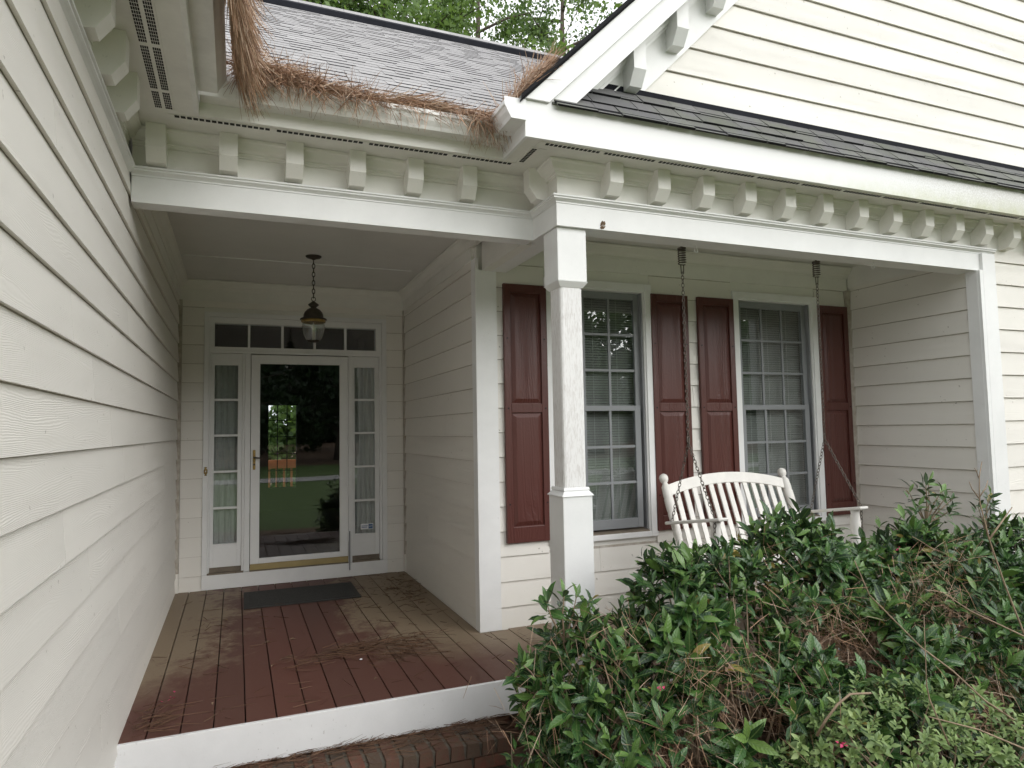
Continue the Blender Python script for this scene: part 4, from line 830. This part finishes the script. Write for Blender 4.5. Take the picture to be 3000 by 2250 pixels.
def rosettes(T, A, per, ln, spread):
    """leaves in whorls at shoot tips T with axes A -> origin, side, dir, normal, length"""
    n = len(T); A = A / np.linalg.norm(A, axis=1)[:, None]; ref = RNG.normal(size=(n, 3)); X = np.cross(A, ref); X /= np.linalg.norm(X, axis=1)[:, None]; Y = np.cross(A, X)
    O, Dv, Up, Ls, Yg = [], [], [], [], []; sc = RNG.uniform(.68, 1.22, n); yr = RNG.random(n) < .34
    for k in range(per):
        ang = k * 2.4 + RNG.normal(0, .25, n); tilt = np.radians(spread[0] + (spread[1] - spread[0]) * k / (per - 1)) + RNG.normal(0, .16, n)
        rad = X * np.cos(ang)[:, None] + Y * np.sin(ang)[:, None]
        d = A * np.cos(tilt)[:, None] + rad * np.sin(tilt)[:, None]; d[:, 2] -= .10
        O.append(T - A * (.012 * k * ln / .085)); Dv.append(d); Up.append(A * np.sin(tilt)[:, None] - rad * np.cos(tilt)[:, None] + RNG.normal(0, .2, (n, 3))); Ls.append(ln * sc * RNG.uniform(.75, 1.2, n) * (.8 if k < 2 else 1)); Yg.append(np.where(yr & (k < 3), RNG.uniform(.35, 1, n), np.where(RNG.random(n) < .018, -1., 0.)))
    O, Dv, Up, Ls, Yg = (np.concatenate(q) for q in (O, Dv, Up, Ls, Yg)); s, d, nn = leaf_frames(O, Dv, Up); return O, s, d, nn, Ls, Yg
camp = np.array([0, 0, 1.434])
HOLLOWS = [((2.70, 2.42, .40), .17), ((2.92, 2.4, .27), .12), ((3.2, 2.10, .1), .19), ((2.0, 2.32, .28), .12), ((1.75, 2.35, .10), .13), ((2.35, 2.15, .02), .12), ((3.6, 2.1, .28), .15), ((1.45, 2.5, -.1), .12), ((3.35, 2.4, .55), .11), ((1.55, 2.6, .3), .09)]
def shrub(name, label, cat, loc, blobs, nr, per, ln, mat, singles, wide=1.0, spread=(28, 88), group=None, stems=10, others=()):
    o = link(name, None, None, loc); tag(o, label, cat, group); loc = np.array(loc); T, A = [], []
    for c, r in blobs:
        c, r = np.array(c), np.array(r); m = int(nr * r[0] * r[2] / .3)
        u = RNG.normal(size=(m * 3, 3)); u /= np.linalg.norm(u, axis=1)[:, None]; u = u[(u[:, 2] > -.55) & (u[:, 1] < .75)][:m]
        f = 1 + .10 * np.sin(u[:, :1] * 7 + c[0] * 5) * np.cos(u[:, 2:] * 6 + c[1] * 3) + RNG.normal(0, .06, (len(u), 1)) - np.abs(RNG.normal(0, .09, (len(u), 1)))
        p = c + u * r * f; a = u * (1 / r) * r.mean() * .75 + np.array([0, -.15, .65]) + RNG.normal(0, .32, u.shape)
        ok = np.ones(len(p), bool)
        for c2, r2 in list(blobs) + list(others):
            if c2 is not c and tuple(c2) != tuple(c): ok &= (((p - np.array(c2)) / np.array(r2)) ** 2).sum(1) > .72
        ok &= (p[:, 2] > GZ + .04) & (p[:, 1] < 3.27)
        for hc, hr in HOLLOWS: ok &= (((p - np.array(hc)) / (hr, .22, hr * .8)) ** 2).sum(1) > 1
        T.append(p[ok]); A.append(a[ok])
    T = np.concatenate(T); A = np.concatenate(A); O, s, d, nn, Ls, Yg = rosettes(T, A, per, ln, spread)
    near = np.argsort(np.linalg.norm(O - camp, axis=1)) if singles else np.array([], int)
    # single leaves: those that show largest and lie on the camera side of the crown
    pick = near[:singles * 3][::3] if singles else near; mask = np.ones(len(O), bool); mask[pick] = False
    W = LT * np.array([wide, 1, 1])
    V = O[mask][:, None, :] + (W[None, :, :1] * s[mask][:, None, :] + W[None, :, 1:2] * d[mask][:, None, :] + W[None, :, 2:] * nn[mask][:, None, :]) * Ls[mask][:, None, None]
    link('foliage', leaf_attrs(quads_mesh('foliage', V - loc, 11, LF, mat, True), len(V), Yg[mask]), o, kind='stuff')
    if singles:
        me = leaf_attrs(quads_mesh('leaf', W[None], 11, LF, mat, True), 1)
        for i in pick:
            lf = link('leaf', me, o); mx = Matrix.Identity(4)
            for r_ in range(3):
                for c_, v in enumerate((s[i], d[i], nn[i])): mx[r_][c_] = v[r_] * Ls[i]
                mx[r_][3] = O[i][r_] - loc[r_]
            lf.matrix_local = mx
    mb = MB(); idx = RNG.choice(len(T), min(stems * 6, len(T)), replace=False)
    for i in idx:
        b = np.array([loc[0] + RNG.normal(0, .1), loc[1] + RNG.normal(0, .1), GZ]); t = T[i]; m1 = b + (t - b) * .5 + np.array([RNG.normal(0, .05), RNG.normal(0, .05), .04])
        mb.tube([tuple(q - loc) for q in (b, m1, b + (t - b) * .82 + np.array([0, 0, .015]), t - A[i] / np.linalg.norm(A[i]) * .0)], [.009, .006, .004, .002], 5, False)
    obj('branches', mb, M['twig'], o, kind='stuff'); return T
ALLB = {'a': [((1.60, 2.95, .06), (.38, .34, .48)), ((1.70, 2.62, -.14), (.42, .36, .40))],
        'b': [((2.24, 2.92, .28), (.46, .36, .55)), ((2.28, 2.50, -.02), (.50, .40, .42)), ((1.97, 2.80, .08), (.34, .34, .44))],
        'c': [((2.84, 2.92, .30), (.58, .36, .63)), ((2.98, 2.48, .06), (.50, .42, .46))],
        'd': [((3.80, 2.92, .22), (.54, .36, .60)), ((3.70, 2.46, .12), (.52, .44, .46))],
        'e': [((4.62, 2.90, .20), (.62, .38, .56)), ((4.60, 2.40, .10), (.64, .46, .46))]}
LBL = {'a': 'glossy holly shrub at the left end, spilling before the porch post and skirt board', 'b': 'glossy holly shrub below the left end of the porch swing, second from the step',
       'c': 'glossy holly shrub hiding the lower right half of the porch swing, middle of the row', 'd': 'glossy holly shrub with a tall tuft before the siding right of the swing', 'e': 'glossy holly shrub before the right corner board of the porch, last in the row'}
ALLT = []
for k, bl_ in ALLB.items():
    oth = [q for kk, v in ALLB.items() if kk != k for q in v]
    ALLT.append(shrub('holly_shrub', LBL[k], 'shrub', (bl_[0][0][0], 2.75, GZ), bl_, 350, 9, .100, M['holly'], 60, 1.05, group='holly shrubs along the porch', others=oth))
# a tall tuft and stray shoots that break the outline
def shoot(loc, pts, nleaf, label):
    o = link('holly_shoot', None, None, loc); tag(o, label, 'shoot', 'shoots rising above the hedge'); l = np.array(loc); T = np.array(pts, float); A = np.tile([0, -.1, 1.], (len(T), 1)) + RNG.normal(0, .35, (len(T), 3))
    O, s, d, nn, Ls, Yg = rosettes(T, A, nleaf, .088, (30, 90)); V = O[:, None, :] + (LT[None, :, :1] * s[:, None, :] + LT[None, :, 1:2] * d[:, None, :] + LT[None, :, 2:] * nn[:, None, :]) * Ls[:, None, None]
    link('foliage', leaf_attrs(quads_mesh('foliage', V - l, 11, LF, M['holly'], True), len(V), Yg), o, kind='stuff')
    mb = MB()
    for p in T: mb.tube([(0, 0, 0), tuple((p - l) * .6 + RNG.normal(0, .01, 3)), tuple(p - l)], [.006, .004, .002], 5, False)
    obj('stem', mb, M['twig'], o)
shoot((3.95, 2.95, .80), [(3.82, 2.95, 1.0), (3.9, 2.9, 1.05), (3.99, 2.95, 1.06), (4.08, 2.93, 1.0), (4.13, 2.9, .95), (3.87, 2.85, .95), (4.0, 2.85, .97), (4.05, 2.85, .9), (3.8, 2.88, .93)], 9, 'bushy upright holly tuft in front of the right porch wall siding')
shoot((4.5, 2.95, .7), [(4.44, 2.95, .88), (4.52, 2.92, .95), (4.58, 2.95, .9), (4.47, 2.9, .82)], 9, 'small holly tuft in front of the right corner board')
shoot((1.45, 2.95, .42), [(1.36, 2.95, .62), (1.44, 2.92, .66), (1.52, 2.95, .63), (1.60, 2.95, .60)], 9, 'holly sprig reaching up across the foot of the porch post')
shoot((1.30, 2.9, .25), [(1.22, 2.92, .36), (1.28, 2.86, .30), (1.20, 2.85, .16), (1.16, 2.85, .06), (1.24, 2.8, .04)], 8, 'holly sprig leaning left over the corner of the porch skirt board')
TA = shrub('azalea_shrub', 'low pale green azalea with small leaves at the lower right in front of the holly', 'shrub', (2.7, 2.15, GZ), [((2.55, 2.14, -.05), (.50, .32, .36)), ((2.98, 2.08, -.10), (.42, .32, .36)), ((2.18, 2.2, -.16), (.30, .26, .28)), ((2.7, 1.85, -.25), (.45, .3, .32))], 760, 8, .038, M['azalea'], 0, 1.35, (25, 80))
# straw caught in the shrubs
hol = [((2.70, 2.58, .40), 520), ((2.9, 2.6, .28), 420), ((3.22, 2.25, .10), 620), ((2.02, 2.5, .30), 420), ((1.6, 2.85, .42), 220), ((2.4, 2.35, .1), 300), ((3.6, 2.35, .28), 420), ((3.35, 2.5, .53), 260), ((1.75, 2.5, .10), 260), ((2.55, 2.8, .62), 200), ((3.7, 2.7, .62), 200), ((1.35, 2.85, .15), 150)]
P, D = [], []
for c, n in hol:
    P.append(np.array(c) + RNG.normal(0, 1, (n, 3)) * (.15, .09, .09)); D.append(rough_dir(n, (.1, -.15, -.5), .75))
allT = np.concatenate(ALLT); q = allT[RNG.choice(len(allT), 700)]; P.append(q + RNG.normal(0, .03, q.shape) + (0, 0, -.01)); D.append(rough_dir(len(q), (0, -.1, -.8), .55))
needles('pine_straw', np.concatenate(P), np.concatenate(D), 'fallen pine needles caught in clumps among the holly shrubs', M['straw'], (.08, .17), .0019, .35)
petals((2.907, 2.30, .335), .018, 16, 'bright pink blossom cluster resting on holly leaves at the lower right')
petals((2.206, 2.05, .18), .012, 8, 'small pink blossom at the left edge of the azalea'); petals((3.264, 2.62, .75), .012, 6, 'pink blossom tucked in the holly below the swing arm'); petals((1.673, 2.5, .33), .01, 5, 'faint pink blossom deep in the left holly shrub')
for p, s, lb in (((2.046, 2.5, .345), .07, 'large tan dead leaf lying on needles in the holly second from the step'), ((2.52, 2.5, .40), .035, 'curled tan dead leaf hanging in the hollow of the holly'), ((1.60, 2.5, .02), .03, 'crumpled tan leaf in the lower left holly')):
    q = MB().add([(-s, 0, 0), (-s * .3, -s * .45, s * .2), (0, -s * .1, .0), (s * .4, -s * .4, s * .25), (s, 0, .01), (s * .3, s * .45, s * .2), (-s * .4, s * .4, s * .15)], [(0, 1, 2), (2, 1, 3), (2, 3, 4), (2, 4, 5), (2, 5, 6), (2, 6, 0)])
    tag(obj('fallen_leaf', q, M['deadleaf'], None, p, (.5, .2, .6)), lb, 'leaf')
def twig(base, paths, label, r0=.006, mat='twig'):
    o = link('bare_twig', None, None, base); tag(o, label, 'twig', 'bare stems among the shrubs'); b = Vector(base)
    for i, (pts, ra, rb_) in enumerate(paths):
        pts = [Vector(p) - b for p in pts]; n = len(pts)
        obj('stem', MB().tube(pts, [ra + (rb_ - ra) * j / (n - 1) for j in range(n)], 6), M[mat], o, smooth=True)
twig((3.440, 2.040, 0.127), [([(3.440, 2.040, 0.127), (3.392, 2.080, 0.447), (3.280, 2.080, 0.679), (3.192, 2.080, 0.891), (3.144, 2.080, 1.063), (3.150, 2.080, 1.175), (3.176, 2.080, 1.247)], .0048, .0018), ([(3.192, 2.080, 0.891), (3.280, 2.080, 0.959), (3.368, 2.080, 1.027)], .005, .002), ([(3.142, 2.080, 1.079), (3.096, 2.080, 1.127), (3.080, 2.080, 1.159)], .003, .0015), ([(3.144, 2.080, 1.087), (3.192, 2.080, 1.127), (3.208, 2.080, 1.159)], .003, .0015), ([(3.150, 2.080, 1.167), (3.132, 2.080, 1.207), (3.120, 2.080, 1.219)], .0022, .0012)], 'tall bare stem with forked tips rising at right before the corner board')
twig((3.160, 1.880, 0.087), [([(3.160, 1.880, 0.087), (2.856, 1.920, 0.287), (2.732, 1.960, 0.411), (2.608, 2.000, 0.511), (2.488, 2.000, 0.615), (2.333, 2.000, 0.751), (2.262, 2.000, 0.892)], .004, .002)], 'long pale bare stem arching up left across the middle shrubs')
twig((3.480, 2.000, 0.367), [([(3.480, 2.000, 0.367), (3.392, 2.040, 0.423), (3.181, 2.040, 0.516), (2.974, 2.040, 0.607), (2.808, 2.040, 0.703)], .0045, .002)], 'thin bare stem lying slanting over the holly at the right edge')
twig((2.520, 1.840, 0.207), [([(2.520, 1.840, 0.207), (2.480, 1.880, 0.367), (2.469, 1.880, 0.423), (2.472, 1.880, 0.543), (2.476, 1.880, 0.687)], .0035, .0015)], 'thin upright bare stem above the azalea')
twig((1.824, 1.800, 0.383), [([(1.824, 1.800, 0.383), (1.838, 1.776, 0.437), (1.881, 1.760, 0.491), (1.940, 1.760, 0.515), (2.034, 1.760, 0.503)], .0048, .0036)], 'thick crooked cut branch stub above the left end of the azalea')
twig((3.040, 1.680, 0.047), [([(3.040, 1.680, 0.047), (2.825, 1.696, 0.167), (2.478, 1.696, 0.327), (2.227, 1.696, 0.415)], .0045, .002)], 'bare stem crossing low over the azalea at lower right')
# ------------------------------------------------------------------ trees
def limb_path(a, b, bend):
    a, b = np.array(a), np.array(b); m = (a + b) / 2 + RNG.normal(0, bend, 3); return [tuple(a), tuple((a + m) / 2 + RNG.normal(0, bend * .3, 3)), tuple(m), tuple((m + b) / 2), tuple(b)]
def tree(loc, H, cr, cz, nl, lsz, mat, label, nlimb=12, clr=.9, seed=0, group=None, tr=.22, squash=1.0):
    o = link('tree', None, None, loc); tag(o, label, 'tree', group); mb = MB()
    top = np.array([RNG.normal(0, .4), RNG.normal(0, .4), H * .93]); mb.tube([(0, 0, -.1), (0, 0, H * .1), tuple(top * .35), tuple(top * .65 + RNG.normal(0, .12, 3) * (1, 1, 0)), tuple(top)], [tr * 1.4, tr, tr * .8, tr * .5, .03], 9)
    C = []
    for i in range(nlimb):
        t = cz + (.95 - cz) * (i + RNG.uniform(0, 1)) / nlimb; base = top * t; a = i * 2.4 + RNG.normal(0, .3); f = (t - cz) / (1 - cz); L = cr * (1.05 - .75 * f ** 1.5) * RNG.uniform(.75, 1.1)
        end = base + np.array([math.cos(a) * L, math.sin(a) * L, L * RNG.uniform(.15, .5)]); pth = limb_path(base, end, L * .07); r = tr * .38 * (1 - .6 * f); mb.tube(pth, [r, r * .8, r * .6, r * .4, r * .2], 6, False)
        for j in range(5):
            s = RNG.uniform(.35, 1); b0 = base + (end - base) * s; e = b0 + RNG.normal(0, 1, 3) * L * .28 * squash + np.array([0, 0, L * .08]); mb.tube(limb_path(b0, e, L * .03), [r * .35, r * .28, r * .2, r * .14, r * .07], 5, False); C.append(e); C.append((b0 + e) / 2)
    C = np.array(C); obj('trunk', mb, M['bark'], o, smooth=True)
    k = RNG.integers(0, len(C), nl); p = C[k] + RNG.normal(0, 1, (nl, 3)) * clr * (.5, .5, .34) * RNG.uniform(.4, 1.2, (len(C), 1))[k]
    d = RNG.normal(size=(nl, 3)) + (0, 0, -.3); d /= np.linalg.norm(d, axis=1)[:, None]; s = np.cross(d, RNG.normal(size=(nl, 3))); s /= np.linalg.norm(s, axis=1)[:, None]; l = lsz * RNG.uniform(.6, 1.3, (nl, 1))
    V = np.stack([p, p + d * l * .5 + s * l * .36, p + d * l, p + d * l * .5 - s * l * .36], 1)
    link('crown', quads_mesh('crown', V, 4, [[0, 1, 2, 3]], mat), o); return o
GT = 'tall trees rising behind the roof'
tree((4.2, 20, GZ), 19, 4.6, .35, 34000, .15, M['tree1'], 'leafy bright green tree behind the middle of the roof ridge', 18, .95, group=GT)
tree((.5, 21, GZ), 20, 4.8, .35, 32000, .15, M['tree2'], 'dense mid green tree behind the left part of the roof ridge', 18, .95, group=GT)
tree((7.6, 22, GZ), 21, 4.2, .3, 17000, .14, M['tree1'], 'airy tree with sky gaps behind the right end of the ridge', 17, .8, group=GT, tr=.3)
tree((11.5, 23, GZ), 22, 4.5, .35, 14000, .14, M['tree2'], 'open crowned tree with dark limbs beside the gable rake', 17, .75, group=GT, tr=.34)
tree((9.6, 27, GZ), 20, 4.2, .4, 14000, .16, M['tree2'], 'thin tree farther back between the gable rake and the ridge', 14, .9, group=GT)
tree((-4.5, 24, GZ), 21, 5, .35, 16000, .2, M['tree2'], 'dark green tree behind the far left of the roof', 14, 1.1, group=GT)
for i, (x, yy, h) in enumerate(((.6, 16.6, 3.6), (1.9, 17.2, 4.0), (3.2, 16.6, 3.2), (-.6, 17, 3.6))):
    tree((x, yy, GZ), h, 1.3, .05, 7500, .16, M['tree1'], ('light green garden bush beyond the orange railing, straight behind the far window', 'broad garden bush beyond the railing, right of the far window view', 'low garden bush beyond the right end of the railing', 'garden bush beyond the left end of the railing')[i], 8, .55, tr=.05)
# front yard trees, seen in the window and door reflections
GF = 'front yard trees reflected in the glass'
FT = [((-7.5, -26, 0), 8.5, 5.0, .10, 13000, .32, 'tree3', 'dark spreading evergreen across the front lawn, left of the drive', .42), ((-1.5, -27, 0), 9.5, 5.0, .10, 13000, .32, 'tree3', 'dark spreading evergreen across the front lawn behind the drive', .45), ((6.2, -30, 0), 8.5, 4.6, .12, 11000, .34, 'tree3', 'dark tree right of centre on the far lawn', .4),
      ((14, -27, 0), 9, 4.5, .2, 9000, .34, 'tree2', 'oak at the right of the front lawn', .4), ((22, -30, 0), 10, 5, .25, 8000, .40, 'tree2', 'tall oak at the far right of the front lawn', .4), ((-17, -30, 0), 9, 5, .12, 9000, .40, 'tree3', 'wide evergreen at the far left of the front lawn', .4), ((30, -28, 0), 9, 5, .2, 7000, .42, 'tree2', 'oak beyond the right end of the drive', .4), ((1.5, -42, 0), 10, 6, .05, 10000, .45, 'tree3', 'broad tree at the back of the front lawn', .4), ((-10, -44, 0), 10, 6, .05, 10000, .45, 'tree2', 'broad tree at the back left of the front lawn', .4), ((13, -44, 0), 10, 6, .05, 10000, .45, 'tree3', 'broad tree at the back right of the front lawn', .4)]
for (x, yy, _), h, cr, cz, nl, ls, mt_, lb, trr in FT: tree((x, yy, gh(yy)), h, cr, cz, nl, ls, M[mt_], lb, 15, 1.3, group=GF, tr=trr)

# the far-off wood that closes the front lawn
n = 26000; ang = U(math.radians(195), math.radians(345), n); rad = U(58, 72, n); P = np.stack([rad * np.cos(ang), rad * np.sin(ang), GZ + .5 + 10 * RNG.beta(1.1, 1.5, n)], 1); d = RNG.normal(size=(n, 3)); d /= np.linalg.norm(d, axis=1)[:, None]; s_ = np.cross(d, RNG.normal(size=(n, 3))); s_ /= np.linalg.norm(s_, axis=1)[:, None]
l = U(.7, 1.7, n)[:, None]; V = np.stack([P, P + d * l * .5 + s_ * l * .4, P + d * l, P + d * l * .5 - s_ * l * .4], 1)
tag(link('woods', quads_mesh('woods', V, 4, [[0, 1, 2, 3]], M['tree3'])), 'dark wood closing the far end of the front lawn, seen only in reflections', 'woods', kind='stuff')
